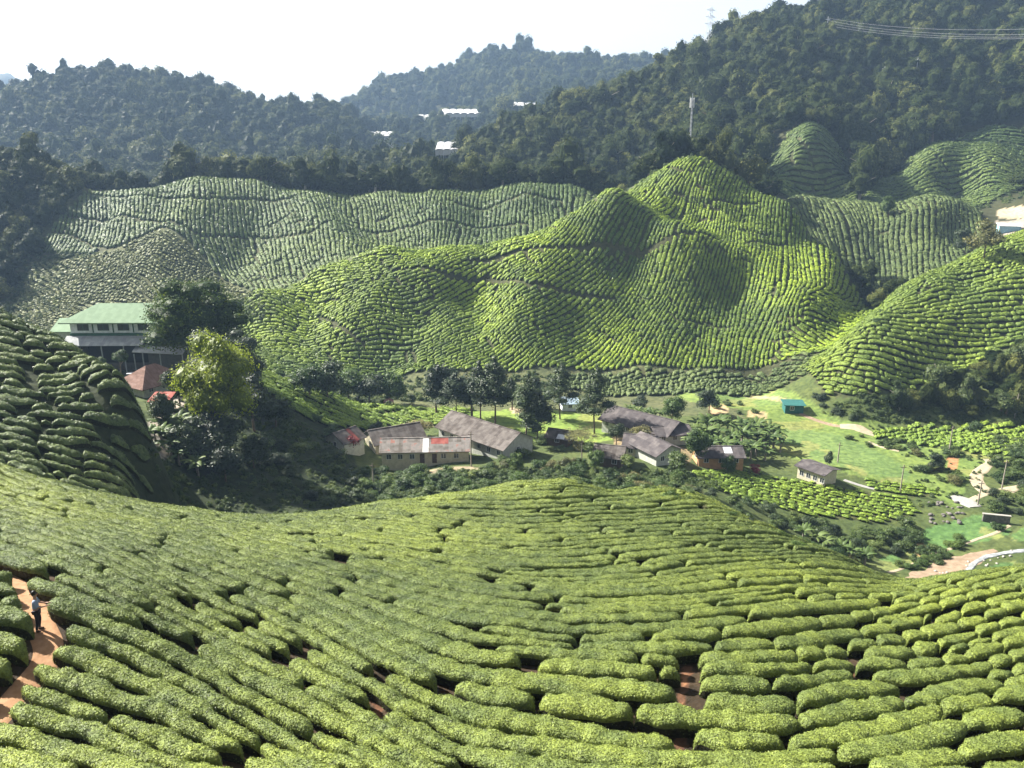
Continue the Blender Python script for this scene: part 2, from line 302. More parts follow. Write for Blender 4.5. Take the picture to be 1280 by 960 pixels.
# row directions as seen from the survey point: px, py, angle in the picture (degrees, downwards to the right positive)
DIRS = {
"A": [(20,640,20),(20,900,12),(100,700,22),(60,850,18),(200,700,22),(200,850,24),(200,930,22),(320,720,20),(330,800,27),(330,900,28),(430,700,14),(440,800,24),(440,900,30),(530,680,9),(540,760,12),(540,850,22),(540,930,28),(620,640,2),(630,700,4),(640,780,6),(650,850,6),(640,930,12),(740,640,-4),(740,700,-5),(740,780,-2),(740,860,3),(760,930,8),(850,660,-3),(850,720,-9),(850,790,-6),(900,860,4),(900,930,6),(960,700,-2),(960,760,-10),(1000,820,-6),(1000,900,-16),(1060,715,14),(1100,780,-12),(1100,860,2),(1130,930,-14),(1200,760,-16),(1200,820,-18),(1220,880,-12),(1270,760,-20),(1270,930,-8),(1090,722,18)],
"B": [(20,450,10),(60,480,3),(110,510,-4),(160,540,8),(30,560,15),(120,590,5)],
"D": [(380,400,12),(450,330,-6),(450,400,-22),(520,345,-12),(500,420,10),(560,380,-36),(560,440,-25),(640,330,-25),(640,400,-38),(700,300,-45),(700,370,-28),(680,440,-38),(760,280,-62),(760,350,-50),(740,430,-40),(810,300,-75),(830,380,-60),(820,440,-65),(840,240,-50),(870,240,105),(900,260,98),(940,290,92),(960,310,95),(900,350,110),(960,400,115),(900,430,95),(1000,340,80),(1030,400,20),(1040,430,10),(1000,440,5)],
"C": [(120,250,92),(200,260,92),(260,240,90),(300,300,85),(350,270,80),(420,270,78),(500,270,80),(560,270,95),(600,270,100),(680,260,92),(740,250,90),(100,350,130),(200,340,120),(280,340,60)],
"S": [(60,350,20),(150,350,-20),(250,340,30),(300,350,0)],
"L": [(1000,280,60),(1060,280,70),(1120,290,92),(1160,290,95),(1200,300,85),(1110,330,80)],
"K": [(1050,470,12),(1080,500,14),(1100,440,8),(1150,400,2),(1150,450,0),(1200,360,-3),(1220,400,-2),(1260,330,-12),(1260,420,-8),(1260,370,-6),(1160,370,-30),(1130,480,5)],
"M": [(980,220,-4),(1020,190,-2),(1050,220,2),(1120,235,-10),(1170,215,-12),(1210,200,-10),(1240,220,0)],
"P": [(360,490,24),(420,500,27),(480,515,22),(540,525,12)],
"O": [(900,600,10),(1000,620,14),(1080,640,12),(1120,610,8)],
"Q": [(1150,545,-10),(1250,545,-10)],
"R": [(750,470,-12),(900,465,-8),(980,460,-5)],
}
# foot tracks that interrupt the rows: (half width in metres, picture points)
TRACKS = [
 (.46, [(-40,712),(5,722),(27,738),(42,762),(52,790),(66,806),(58,832),(40,852),(15,876),(-8,905),(-60,940)]),
 (.10, [(455,838),(466,860),(472,885),(476,915),(488,962)]),
 (.08, [(428,772),(436,800),(455,838)]),
 (.14, [(862,834),(856,850),(852,880),(853,915),(846,965)]),
 (.10, [(1042,800),(1056,835),(1072,862),(1100,885),(1142,912)]),
 (.10, [(575,812),(600,800)]), (.1, [(660,770),(690,775),(740,780)]),
 (1.0, [(112,243),(180,246),(250,251),(310,249),(345,252),(362,250),(385,243)]),
 (1.0, [(85,272),(140,276),(192,279),(250,296),(320,297),(392,292),(432,281),(520,283),(600,287),(660,280)]),
 (1.0, [(62,292),(100,300),(120,311),(155,313),(165,308)]),
 (.9, [(560,252),(640,250),(700,252),(745,251)]),
 (1.0, [(492,340),(560,345),(610,349),(660,357),(720,370),(770,376)]),
 (1.0, [(590,328),(640,318),(690,311),(760,307),(830,303),(895,300)]),
 (.7, [(880,258),(915,256),(950,254)]), (.7, [(932,306),(985,308)]),
 (.7, [(835,392),(850,402),(885,406),(915,410)]),
 (.6, [(400,397),(430,415),(452,432)]), (.7, [(345,365),(380,378)]),
]
TRK = []
for hw, l in TRACKS:
    q = [hit(*p)[:2] for p in l]
    for a, b in zip(q[:-1], q[1:]):
        if abs(a[1] - b[1]) < 40 or a[1] > 200: TRK.append((hw, a, b))

def track_dist_ok(x, y, extra=.0):
    ok = np.ones(np.shape(x), bool)
    for hw, a, b in TRK:
        dx, dy = b[0] - a[0], b[1] - a[1]; L2 = dx * dx + dy * dy + 1e-9
        t = np.clip(((x - a[0]) * dx + (y - a[1]) * dy) / L2, 0, 1)
        ok &= (x - a[0] - t * dx) ** 2 + (y - a[1] - t * dy) ** 2 > (hw + extra) ** 2
    return ok
# ------------------------------------------------------------------ tea rows: evenly spaced lines through the direction field
def grad(x, y, e=.6):
    return (float(ground(x + e, y)) - float(ground(x - e, y))) / (2 * e), (float(ground(x, y + e)) - float(ground(x, y - e))) / (2 * e)

def img_dir(px, py, ang):
    x, y, z = hit(px, py); e = .6 if y < 120 else 4.
    gx, gy = grad(x, y, e)
    ca, sa = math.cos(R(ang)), math.sin(R(ang)); pts_ = []
    for s in (-3, 3):
        u, t = ray(px + s * ca, py + s * sa)
        # ray (u k, k, CAMZ + t k) with plane z = z0 + gx (X-x) + gy (Y-y)
        k = (z - gx * x - gy * y - CAMZ) / (t - gx * u - gy); pts_.append((u * k, k))
    a = math.atan2(pts_[1][1] - pts_[0][1], pts_[1][0] - pts_[0][0])
    return x, y, a

def rows(name, r):
    pls = r["poly"]; d = r["d"]; st = r["step"]
    obs = [img_dir(*q) for q in DIRS[name]]
    # direction field on a regular grid
    allp = np.concatenate(pls); x0, y0 = allp.min(0) - 3; x1, y1 = allp.max(0) + 3
    cs = max(d * .5, .7); nx = int((x1 - x0) / cs) + 2; ny = int((y1 - y0) / cs) + 2
    gx = x0 + np.arange(nx) * cs; gy = y0 + np.arange(ny) * cs; X, Y = np.meshgrid(gx, gy)
    c2 = np.zeros_like(X); s2 = np.zeros_like(X); ww = 0
    for (ox, oy, a) in obs:
        dist2 = (X / Y - ox / oy) ** 2 * 1.0 + (.55 * np.log(np.maximum(Y, 5) / oy)) ** 2
        w = 1 / (dist2 + 4e-4) ** 1.5; c2 += w * math.cos(2 * a); s2 += w * math.sin(2 * a)
    wob = r.get("wob", .16) * fbm(X / (d * 5), Y / (d * 5), 2, 31)
    ang = .5 * np.arctan2(s2, c2) + wob
    inside = np.zeros(X.shape, bool)
    for pg in pls: inside |= inpoly(pg, X, Y)
    inside &= track_dist_ok(X, Y)
    CA = np.cos(ang).tolist(); SA = np.sin(ang).tolist(); IN = inside.tolist()
    def dirv(x, y):
        i = int((y - y0) / cs + .5); j = int((x - x0) / cs + .5)
        if i < 0 or j < 0 or i >= ny or j >= nx or not IN[i][j]: return None
        return CA[i][j], SA[i][j]
    cell = {}; inv = 1 / (d * (1.65 if name == "A" else 1))
    def key(x, y): return int(x * inv), int(y * inv)
    def near(x, y, dd, own=-1, lid=0):
        kx, ky = int(x * inv + 1000), int(y * inv + 1000); d2 = dd * dd
        for ax in (kx - 1, kx, kx + 1):
            for ay in (ky - 1, ky, ky + 1):
                for (qx, qy, ql) in cell.get((ax, ay), ()):
                    if ql != lid and (qx - x) ** 2 + (qy - y) ** 2 < d2: return True
        return False
    def dl(x, y):
        if name != "A": return d
        u = x / y; return d * (1 + .28 * min(1, max(0, (34 - y) / 7)) * min(1, max(0, (u + .12) / .15)) + .12 * min(1, max(0, (u - .38) / .1)))
    def trace(sx, sy, lid):
        L = random.uniform(*r.get("run", (25, 90))); out = [(sx, sy)]
        for sgn in (1, -1):
            x, y = sx, sy; v = dirv(x, y)
            if v is None: return None
            vx, vy = v[0] * sgn, v[1] * sgn; l = 0; part = []
            while l < L:
                v = dirv(x, y)
                if v is None: break
                s = 1 if v[0] * vx + v[1] * vy > 0 else -1
                vx, vy = .4 * vx + .6 * v[0] * s, .4 * vy + .6 * v[1] * s; m = math.hypot(vx, vy); vx /= m; vy /= m
                x += vx * st; y += vy * st; l += st
                if near(x, y, dl(x, y) * .70, lid=lid): break
                part.append((x, y))
            if sgn == 1: out = out + part
            else: out = part[::-1] + out
        return out
    lines = []; queue = []
    def add(ln, lid):
        for (x, y) in ln: cell.setdefault((int(x * inv + 1000), int(y * inv + 1000)), []).append((x, y, lid))
        lines.append(ln); queue.append(ln)
    seeds = [(x, y) for x, y in zip(rng.uniform(x0, x1, 4000), rng.uniform(y0, y1, 4000))]
    lid = 0
    for (sx, sy) in seeds:
        if dirv(sx, sy) is None or near(sx, sy, dl(sx, sy), lid=-1): continue
        lid += 1; ln = trace(sx, sy, lid)
        if ln is None or len(ln) * st < d * 1.0: continue
        add(ln, lid)
        while queue:
            q = queue.pop(0)
            for k in range(0, len(q) - 1, max(1, int(d / st))):
                ax, ay = q[k]; bx, by = q[min(k + 1, len(q) - 1)]; m = math.hypot(bx - ax, by - ay) or 1
                nxv, nyv = -(by - ay) / m, (bx - ax) / m
                for s in (1, -1):
                    dd_ = dl(ax, ay); cx, cy = ax + s * nxv * dd_ * 1.02, ay + s * nyv * dd_ * 1.02
                    if dirv(cx, cy) is None or near(cx, cy, dd_ * .97, lid=-1): continue
                    lid += 1; l2 = trace(cx, cy, lid)
                    if l2 is None or len(l2) * st < d * .9: continue
                    add(l2, lid)
    return lines

ALL = {}
for nm, r in REG.items():
    ALL[nm] = rows(nm, r)
    print(nm, len(ALL[nm]), "lines", sum(len(l) for l in ALL[nm]), round(time.time() - T0, 1))
# ------------------------------------------------------------------ hedges grown along the rows
PROF_A = np.array([-.55, -.80, -.98, -1.0, -.76, -.28, .28, .76, 1.0, .98, .80, .55])
PROF_B = np.array([-.12, .30, .60, .84, .98, 1.03, 1.03, .98, .84, .60, .30, -.12])
HED = []       # dicts: V, F, region, centre, size
SUB = {"A": .13, "B": .3, "O": .4, "P": .4}
BMOD = {"A": .05, "B": .18, "D": .13, "K": .1, "C": .06, "L": .1, "M": .12, "P": .14, "O": .22, "Q": .3, "R": .3, "S": .2}
st_all, id_all = [], []
def build_region(nm):
    r = REG[nm]; d = r["d"]; lines = ALL[nm]
    tot = sum(len(l) for l in lines); kd = kdtree.KDTree(tot); k = 0; owner = []
    for li, ln in enumerate(lines):
        for (x, y) in ln: kd.insert((x, y, 0), k); owner.append(li); k += 1
    kd.balance()
    out = []
    for li, ln in enumerate(lines):
        a = np.array(ln)
        if len(a) < 3: continue
        t = np.gradient(a, axis=0); t /= np.linalg.norm(t, axis=1)[:, None] + 1e-9; nn = np.stack([-t[:, 1], t[:, 0]], 1)
        dbig = d * (1.6 if nm == "A" else 1); wl = np.full(len(a), d * (.72 if nm == 'A' else .62)); wr = wl.copy()
        for i in range(len(a)):
            for (co, idx, dist) in kd.find_range((a[i, 0], a[i, 1], 0), dbig * 1.4):
                if owner[idx] == li: continue
                dx, dy = co[0] - a[i, 0], co[1] - a[i, 1]; s = dx * nn[i, 0] + dy * nn[i, 1]; f = abs(dx * t[i, 0] + dy * t[i, 1])
                if f > abs(s) * 1.2: continue
                if s > 0: wl[i] = min(wl[i], dist * .5)
                else: wr[i] = min(wr[i], dist * .5)
        ker = np.ones(5) / 5
        if len(a) > 6:
            for w in (wl, wr): w[:] = np.convolve(np.pad(w, 2, mode='edge'), ker, 'valid')
        s0 = np.r_[0, np.cumsum(np.linalg.norm(np.diff(a, axis=0), axis=1))]; L = s0[-1]
        pos = 0.0
        while pos < L - .3 * d:
            hl = random.uniform(*r["L"]); hl = hl if random.random() > .25 else hl * .5
            xm, ym = np.interp(pos, s0, a[:, 0]), np.interp(pos, s0, a[:, 1])
            if nm == 'A' and xm / ym > .40 and 31 < ym < 46: hl = random.uniform(1.4, 3.6)
            if nm == 'A' and xm / ym > -.14 and ym < 36: hl = min(hl, random.uniform(2.2, 8.0))
            e = min(pos + hl, L)
            if L - e < .8 * d: e = L
            out.append((a, s0, wl, wr, pos, e, L)); pos = e + random.choice((.02, .08, .3)) * (d * .5)
    return out

def hedge_geo(nm, h):
    r = REG[nm]; d = r["d"]; a, s0, wl, wr, p0, p1, L = h; k = 12
    sub = SUB.get(nm, d * .32); ln = p1 - p0
    cx, cy = np.interp((p0 + p1) / 2, s0, a[:, 0]), np.interp((p0 + p1) / 2, s0, a[:, 1])
    if nm == "A": sub = max(.13, cy * .0038)
    n = max(5, int(ln / sub)); u = (1 - np.cos(np.linspace(0, math.pi, n))) / 2 if n < 9 else np.r_[0, .18, .5, np.linspace(1, n - 2, n - 4), n - 1.5, n - 1.18, n - 1] / (n - 1)
    n = len(u); s = p0 + u * ln
    X = np.interp(s, s0, a[:, 0]); Y = np.interp(s, s0, a[:, 1]); WL = np.interp(s, s0, wl); WR = np.interp(s, s0, wr)
    tx = np.gradient(X); ty = np.gradient(Y); m = np.hypot(tx, ty) + 1e-9; tx /= m; ty /= m
    ph = random.random() * 10; jit = fbm(s * .9 / d * 1.5 + ph, np.full_like(s, ph), 2, 5)
    gap = ((.03 if nm == "A" else .07) + (.13 if nm == "A" else .15) * vnoise(s / d * .8 + ph, s * 0 + ph, 77) ** 1.4 + (np.clip((cy - 36) / 30, 0, 1) * .05 if nm == "A" else 0)) * d
    bm = BMOD.get(nm, .15); per = d * random.uniform(.7, 1.05); mod = 1 - bm * np.abs(np.cos(math.pi * (s - p0) / per + ph + 1.2 * jit)) ** 3
    de = np.minimum(s - p0, p1 - s); cap = .34 * d; e = np.sqrt(np.clip(1 - (1 - np.clip(de / cap, 0, 1)) ** 2, 0, 1))
    wob = fbm(X / (d * 1.3), Y / (d * 1.3), 2, 55) * .17 * d; X = X - ty * wob; Y = Y + tx * wob
    lens = np.clip(de / (1.3 * d), 0, 1); lens = .35 + .65 * np.sin(lens * math.pi / 2) if nm in "AB" else 1.0
    wmul = mod * (1 + .05 * jit) * (.12 + .88 * e) * lens; hh = r["h"] * np.clip((WL + WR) / (1.05 * d), .95, 1.1) * (random.uniform(.94, 1.06) if nm == "A" else random.uniform(.85, 1.12)) * (.08 + .92 * e) * (1 - (1 - mod) * .8) * (1 + (.06 if nm == "A" else .14) * jit)
    hgt = np.clip((WL + WR) / (1.1 * d), .9, 1.3); wa = np.clip(WL - gap, .25 * d, d); wb = np.clip(WR - gap, .25 * d, d)
    lat = np.where(PROF_A[None] > 0, PROF_A[None] * wa[:, None], PROF_A[None] * wb[:, None]) * wmul[:, None]
    VX = X[:, None] - ty[:, None] * lat; VY = Y[:, None] + tx[:, None] * lat
    G = ground(VX, VY); Gc = ground(X, Y)[:, None]
    G = G * .75 + Gc * .25
    hz = PROF_B[None] * hh[:, None]
    VZ = G + hz
    # leafy unevenness
    q = .9 if d > 1.3 and nm != "O" else 2.6
    edge = fbm(VX * (1.1 if d < 1.6 else .6) + 40, VY * (1.1 if d < 1.6 else .6), 2, 91) * d * .11 * np.sign(PROF_A[None]) * np.clip(np.abs(PROF_A[None]) * 2 - .8, 0, 1) * e[:, None]
    VX = VX - ty[:, None] * edge; VY = VY + tx[:, None] * edge
    nz = fbm(VX * q + VZ * .7, VY * q - VZ * .9, 3, 12)
    ampn = (.13 if d > 1.3 else .085) * r["h"]
    VZ = VZ + nz * ampn * (PROF_B[None] > .1) * (.3 + .7 * e[:, None]); lat2 = nz * ampn * .8 * np.sign(PROF_A[None]) * e[:, None]
    VX = VX - ty[:, None] * lat2; VY = VY + tx[:, None] * lat2
    V = np.stack([VX, VY, VZ], -1).reshape(-1, 3)
    i = np.arange(n - 1)[:, None] * k; j = np.arange(k - 1)[None]
    F = np.stack([i + j, i + j + 1, i + k + j + 1, i + k + j], -1).reshape(-1, 4)
    return V, F[:, ::-1], (cx, cy, float(ground(cx, cy)), ln, float((wa + wb).mean()))

def stem_mask(n):
    j = np.arange(n) % 11; return (j < 2) | (j > 8)
def leaves_on(V, F, dens_mul=1., lmin=.062, kpx=.00165, shape=.5, stem=None):
    a, b, c, dd = V[F[:, 0]], V[F[:, 1]], V[F[:, 2]], V[F[:, 3]]
    nrm = np.cross(c - a, dd - b); ar = np.linalg.norm(nrm, axis=1) / 2 + 1e-9; nrm /= 2 * ar[:, None]
    Yc = a[:, 1]; l = np.maximum(lmin, kpx * np.abs(Yc)); wgt = np.clip(.35 + nrm[:, 2], .12, 1.0) * (np.where(stem, .28, 1.) if stem is not None else 1.)
    cnt = rng.poisson(dens_mul * wgt * ar * .85 / (shape * l * l)); f = np.repeat(np.arange(len(F)), cnt); N = len(f)
    if N == 0: return np.zeros((0, 3)), np.zeros((0, 4), int), np.zeros(0)
    r1 = rng.random(N)[:, None]; r2 = rng.random(N)[:, None]
    p = (a[f] * (1 - r1) + b[f] * r1) * (1 - r2) + (dd[f] * (1 - r1) + c[f] * r1) * r2
    nv = nrm[f] + rng.normal(0, .55, (N, 3)); nv[:, 2] += .25; nv /= np.linalg.norm(nv, axis=1)[:, None]
    t1 = np.cross(nv, rng.normal(0, 1, (N, 3))); t1 /= np.linalg.norm(t1, axis=1)[:, None]; t2 = np.cross(nv, t1)
    ll = (l[f] * rng.uniform(.65, 1.4, N))[:, None]; p = p + nrm[f] * ll * rng.uniform(.0, .55, (N, 1))
    W = np.stack([p - t1 * ll * .5, p - t2 * ll * shape * .5, p + t1 * ll * .5, p + t2 * ll * shape * .5], 1).reshape(-1, 3)
    tint = np.clip(rng.normal(.5, .24, N), 0, 1)
    return W, np.arange(4 * N).reshape(-1, 4), np.repeat(tint, 4)

def join_geo(parts):
    """parts: list of (V, F, mat index, tint) -> arrays"""
    Vs, Fs, Ms, Ts, k = [], [], [], [], 0
    for V, F, m, t in parts:
        if len(V) == 0: continue
        Vs.append(V); Fs.append(F + k); Ms.append(np.full(len(F), m)); Ts.append(np.full(len(V), .5) if t is None else t); k += len(V)
    return np.concatenate(Vs), np.concatenate(Fs), np.concatenate(Ms), np.concatenate(Ts)

def add_tint(me, T):
    at_ = me.attributes.new("tint", 'FLOAT', 'POINT'); at_.data.foreach_set("value", np.ascontiguousarray(T, np.float32))

allh = []
for nm in REG:
    hs = build_region(nm)
    for h in hs:
        V, F, info = hedge_geo(nm, h)
        x, y, z, ln, w = info; px, py = project(x, y, z + .5)
        vis = -40 < px < 1320 and -20 < py < 985
        scr = ln * w / (y * y) if vis else 0
        allh.append((scr, nm, V, F, info, px, py))
print("hedges", len(allh), round(time.time() - T0, 1))
allh.sort(key=lambda h: -h[0])
LEAFMAT = {}
def leafmat(base):
    return MAT["tea_leaf"]
def zone_label(px, py, ln, w):
    shp = "long" if ln > 9 else "middling" if ln > 4.5 else "short"
    v = "in the bottommost rows" if py > 880 else "above the bottommost rows" if py > 810 else "halfway up the near slope"
    if px < 150: c = "beside the red dirt track"
    elif px < 455: c = "left of the dark foot gully"
    elif px < 850: c = "between the two foot gullies"
    elif px < 1090: c = "right of the reddish gully"
    else: c = "near the slope's right edge"
    return f"{shp} tea hedge {v}, {c}", f"tea hedges {c}"
NEARN = 298
rest = []
for i, (scr, nm, V, F, info, px, py) in enumerate(allh):
    if i < NEARN and nm == "A":
        sm = stem_mask(len(F)); W, LF, T = leaves_on(V, F, 1.0, stem=sm)
        Vj, Fj, M, Tj = join_geo([(V, F, 0, None), (W, LF, 1, T)]); M[:len(F)][sm] = 2
        c = np.array([info[0], info[1], info[2]])
        me = mesh_np("tea_hedge", Vj - c, Fj, [MAT["tea_near"], MAT["tea_leaf"], MAT["tea_stems"]], M, M != 1); add_tint(me, Tj)
        o = link("tea_hedge", me, loc=c)
        lb, gp = zone_label(px, py, info[3], info[4]); tag(o, lb, "tea hedge", gp)
    else: rest.append((nm, V, F))
names = list(REG); parts = []
MATS = [MAT[REG[n]["mat"]] for n in names]
for nm, base in (("D", "tea_bright"), ("C", "tea_pale"), ("K", "tea_terrace"), ("B", "tea_side")):
    pass
for ni, nm in enumerate(names):
    vs, fs, k = [], [], 0
    for n2, V, F in rest:
        if n2 == nm: vs.append(V); fs.append(F + k); k += len(V)
    if not vs: continue
    V = np.concatenate(vs); F = np.concatenate(fs); sm = stem_mask(len(F))
    W, LF, T = leaves_on(V, F, .9 if nm == "A" else .75, kpx=.00165 if nm in "A" else .0021, stem=sm)
    parts.append((V, F[~sm], ni, None)); parts.append((V, F[sm], 2 * len(names), None)); parts.append((W, LF, ni + len(names), T))
Vj, Fj, M, Tj = join_geo(parts)
lm = []
for n_ in names:
    b = REG[n_]["mat"]
    if b == "tea_near": lm.append(MAT["tea_leaf"])
    else:
        if b + "_leaf" not in MAT: tea_material(b + "_leaf", *TEAC[b], leaf=True, rough=.5)
        lm.append(MAT[b + "_leaf"])
me = mesh_np("tea_hedges", Vj, Fj, MATS + lm + [MAT["tea_stems"]], M, (M < len(names)) | (M == 2 * len(names))); add_tint(me, Tj)
o = link("tea_hedges", me); tag(o, "rows of clipped green tea hedges covering the further slopes and hills", "tea hedges", kind="stuff")
print("hedge mesh", len(Vj), round(time.time() - T0, 1))
# ------------------------------------------------------------------ foliage
def ico(sub):
    import bmesh
    bm = bmesh.new(); bmesh.ops.create_icosphere(bm, subdivisions=sub, radius=1)
    V = np.array([v.co[:] for v in bm.verts]); F = np.array([[v.index for v in f.verts] for f in bm.faces]); bm.free()
    return V, np.c_[F, F[:, 2]]
ICO1, ICO2 = ico(1), ico(2)

def leaf_cards(p, nrm, l, shape=.55, spread=.6, droop=0., up=.25):
    N = len(p); nv = nrm + rng.normal(0, spread, (N, 3)); nv[:, 2] += up; nv /= np.linalg.norm(nv, axis=1)[:, None]
    t1 = np.cross(nv, rng.normal(0, 1, (N, 3))); t1 /= np.linalg.norm(t1, axis=1)[:, None]
    t1[:, 2] -= droop; t2 = np.cross(nv, t1); t2 /= np.linalg.norm(t2, axis=1)[:, None]
    l = (l * rng.uniform(.6, 1.4, N))[:, None]
    W = np.stack([p - t1 * l * .5, p - t2 * l * shape * .5, p + t1 * l * .5, p + t2 * l * shape * .5], 1).reshape(-1, 3)
    return W, np.arange(4 * N).reshape(-1, 4), np.repeat(np.clip(rng.normal(.5, .2, N), 0, 1), 4)

def crown_geo(blobs, leaf, nper, core=.72, spread=.6, shell=(.8, 1.12), ic=ICO1, droop=0.):
    """blobs: (cx,cy,cz,rx,ry,rz); leaves spread in the outer shell of every blob"""
    parts = []
    tot = sum((b[3] * b[4] * b[5]) ** (2 / 3) for b in blobs)
    for b in blobs:
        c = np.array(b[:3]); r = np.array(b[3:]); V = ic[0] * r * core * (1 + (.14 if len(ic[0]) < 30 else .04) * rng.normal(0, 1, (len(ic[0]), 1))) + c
        if core > 0: parts.append((V, ic[1], 0, np.full(len(V), .0)))  # dark solid core added inside each blob to block light
        n = int(nper * (r[0] * r[1] * r[2]) ** (2 / 3) / tot); q = rng.normal(0, 1, (n, 3)); q[:, 2] += .25; q /= np.linalg.norm(q, axis=1)[:, None]
        lump = 1 + .16 * np.sin(q[:, :1] * 7 + b[0] * 3) * np.cos(q[:, 2:] * 6 + b[1] * 5)
        p = c + q * r * rng.uniform(shell[0], shell[1], (n, 1)) * lump
        tn = rng.normal(0, .12)
        W, Fq, T = leaf_cards(p, q, leaf, spread=spread, droop=droop); parts.append((W, Fq, 0, np.clip(T + tn, 0, 1)))
    V, F, M, T = join_geo(parts); return V, F, T

def round_blobs(n, R_=1., flat=.8, br=(.32, .55), low=-.5):
    out = [(0, 0, 0, R_ * .62, R_ * .62, R_ * .62 * flat)]
    for _ in range(n):
        v = rng.normal(0, 1, 3); v /= np.linalg.norm(v); v[2] = max(v[2], low); k = rng.uniform(.45, .78) * R_; r = rng.uniform(*br) * R_
        out.append((v[0] * k, v[1] * k, v[2] * k * flat, r, r, r * rng.uniform(.6, .9)))
    return out

def foliage_material(name, dark, mid, lite, transf=.28, per=True, rough=.55, spec=.3):
    t = NT(name)
    tint = t.n("ShaderNodeAttribute", attribute_name="tint").outputs["Fac"]
    r = rnd_attr(t); n = t.noise(.35, 2)
    base = t.ramp(r, [(0, dark), (.4, mid), (.68, mid), (1, lite)]) if per else t.ramp(n, [(.3, dark), (.6, mid), (.75, lite)])
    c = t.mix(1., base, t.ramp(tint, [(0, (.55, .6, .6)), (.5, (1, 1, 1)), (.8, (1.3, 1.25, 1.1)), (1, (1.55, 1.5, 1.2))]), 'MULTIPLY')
    t.bsdf(c, rough, None, spec, trans=c, transf=transf); return MAT[name]
foliage_material("forest_leaves", (.016, .027, .010), (.042, .056, .017), (.12, .13, .04), spec=.03)
foliage_material("wood_leaves", (.035, .055, .016), (.070, .095, .028), (.13, .15, .05), spec=.2)
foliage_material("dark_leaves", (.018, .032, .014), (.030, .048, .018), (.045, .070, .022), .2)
foliage_material("green_leaves", (.040, .075, .018), (.065, .110, .024), (.10, .15, .03), .3)
foliage_material("yellow_leaves", (.15, .19, .018), (.20, .25, .02), (.26, .29, .03), .4)
foliage_material("shrub_leaves", (.040, .070, .020), (.070, .105, .026), (.13, .17, .04), .3)
foliage_material("olive_leaves", (.09, .10, .035), (.13, .13, .045), (.17, .15, .06), .3)
foliage_material("banana_leaves", (.045, .08, .022), (.07, .11, .03), (.10, .14, .04), .3, rough=.55, spec=.25)
foliage_material("red_leaves", (.16, .03, .03), (.22, .04, .05), (.25, .06, .05), .3)
foliage_material("lit_clump_leaves", (.030, .055, .014), (.060, .095, .018), (.17, .20, .02), .3, per=False, spec=.1)  # yellow-green noise clumps imitate sunlit parts of the crown
t = NT("bark"); t.bsdf(t.ramp(t.noise(3, 4), [(.3, (.07, .05, .035)), (.7, (.16, .125, .09))]), .9, None, .2)
t = NT("pale_bark"); t.bsdf(t.ramp(t.noise(3, 4), [(.3, (.16, .14, .11)), (.7, (.30, .27, .22))]), .9, None, .2)

def crown_mesh(name, mats, blobs, leaf, nper, **kw):
    V, F, T = crown_geo(blobs, leaf, nper, **kw); me = mesh_np(name, V, F, [MAT[mats]], None, False); add_tint(me, T); return me

def tube(pts_, rad, k=7):
    pts_ = np.array(pts_, float); t_ = np.gradient(pts_, axis=0); Vs = []
    for p, t_, r in zip(pts_, t_, rad):
        t_ = t_ / (np.linalg.norm(t_) + 1e-9); a = np.cross(t_, (0.31, .95, .02)); a /= np.linalg.norm(a); b = np.cross(t_, a)
        an = np.arange(k) / k * 2 * math.pi; Vs.append(p + r * (np.cos(an)[:, None] * a + np.sin(an)[:, None] * b))
    V = np.concatenate(Vs); F = []
    for i in range(len(pts_) - 1):
        for j in range(k): F.append((i * k + j, i * k + (j + 1) % k, (i + 1) * k + (j + 1) % k, (i + 1) * k + j))
    return V, np.array(F)

def trunk_mesh(name, h, r, spread=.3, limbs=4, mat="bark", lean=0., bare=.45):
    parts = []; z = np.linspace(-.6, h, 6); p = np.stack([lean * (z / h) ** 2 * h + .12 * r * np.sin(z), .08 * h * .3 * np.sin(z / h * 3), z], 1)
    V, F = tube(p, r * (1 - .75 * np.clip(z / h, 0, 1)) * np.where(z < 0, 1.3, 1)); parts.append((V, F, 0, None))
    for i in range(limbs):
        a = i / limbs * 6.28 + rng.uniform(0, 1); z0 = h * rng.uniform(bare, .8); l = h * spread * rng.uniform(.8, 1.2)
        q = np.array([[lean * (z0 / h) ** 2 * h, 0, z0], [math.cos(a) * l * .45 + lean * h * .5, math.sin(a) * l * .45, z0 + l * .45], [math.cos(a) * l + lean * h * .6, math.sin(a) * l, z0 + l * .8]])
        V, F = tube(q, [r * .45, r * .3, r * .1], 5); parts.append((V, F, 0, None))
    V, F, M, T = join_geo(parts); return mesh_np(name, V, F, [MAT[mat]], None, True)

# forest crowns of unit radius
FC = []
for k in range(6):
    bl = round_blobs(int(rng.integers(6, 10)), 1., rng.uniform(.75, 1.15), (.32, .55), -.35)
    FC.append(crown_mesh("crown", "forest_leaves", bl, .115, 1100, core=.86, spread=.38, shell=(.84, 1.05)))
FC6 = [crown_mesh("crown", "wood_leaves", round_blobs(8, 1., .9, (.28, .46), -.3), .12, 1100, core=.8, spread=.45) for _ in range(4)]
FT = [trunk_mesh("trunk", 1.9, .09, .4, 4, "bark" if k else "pale_bark") for k in range(2)]

# what can be seen at all (line of sight over nearer ground), with a margin for someone a few steps aside
TT = (GZ - CAMZ) / GY; CM = np.maximum.accumulate(TT, axis=0)
def seen(x, y, h=8.):
    fi = np.clip((np.log(y * .985) - GL0) / (GL1 - GL0) * (NL - 1), 0, NL - 1).astype(int); fj = np.clip((x / y - GU0) / (GU1 - GU0) * (NU - 1), 0, NU - 1).astype(int)
    return (ground(x, y) + h - CAMZ) / y > CM[fi, fj] - .004

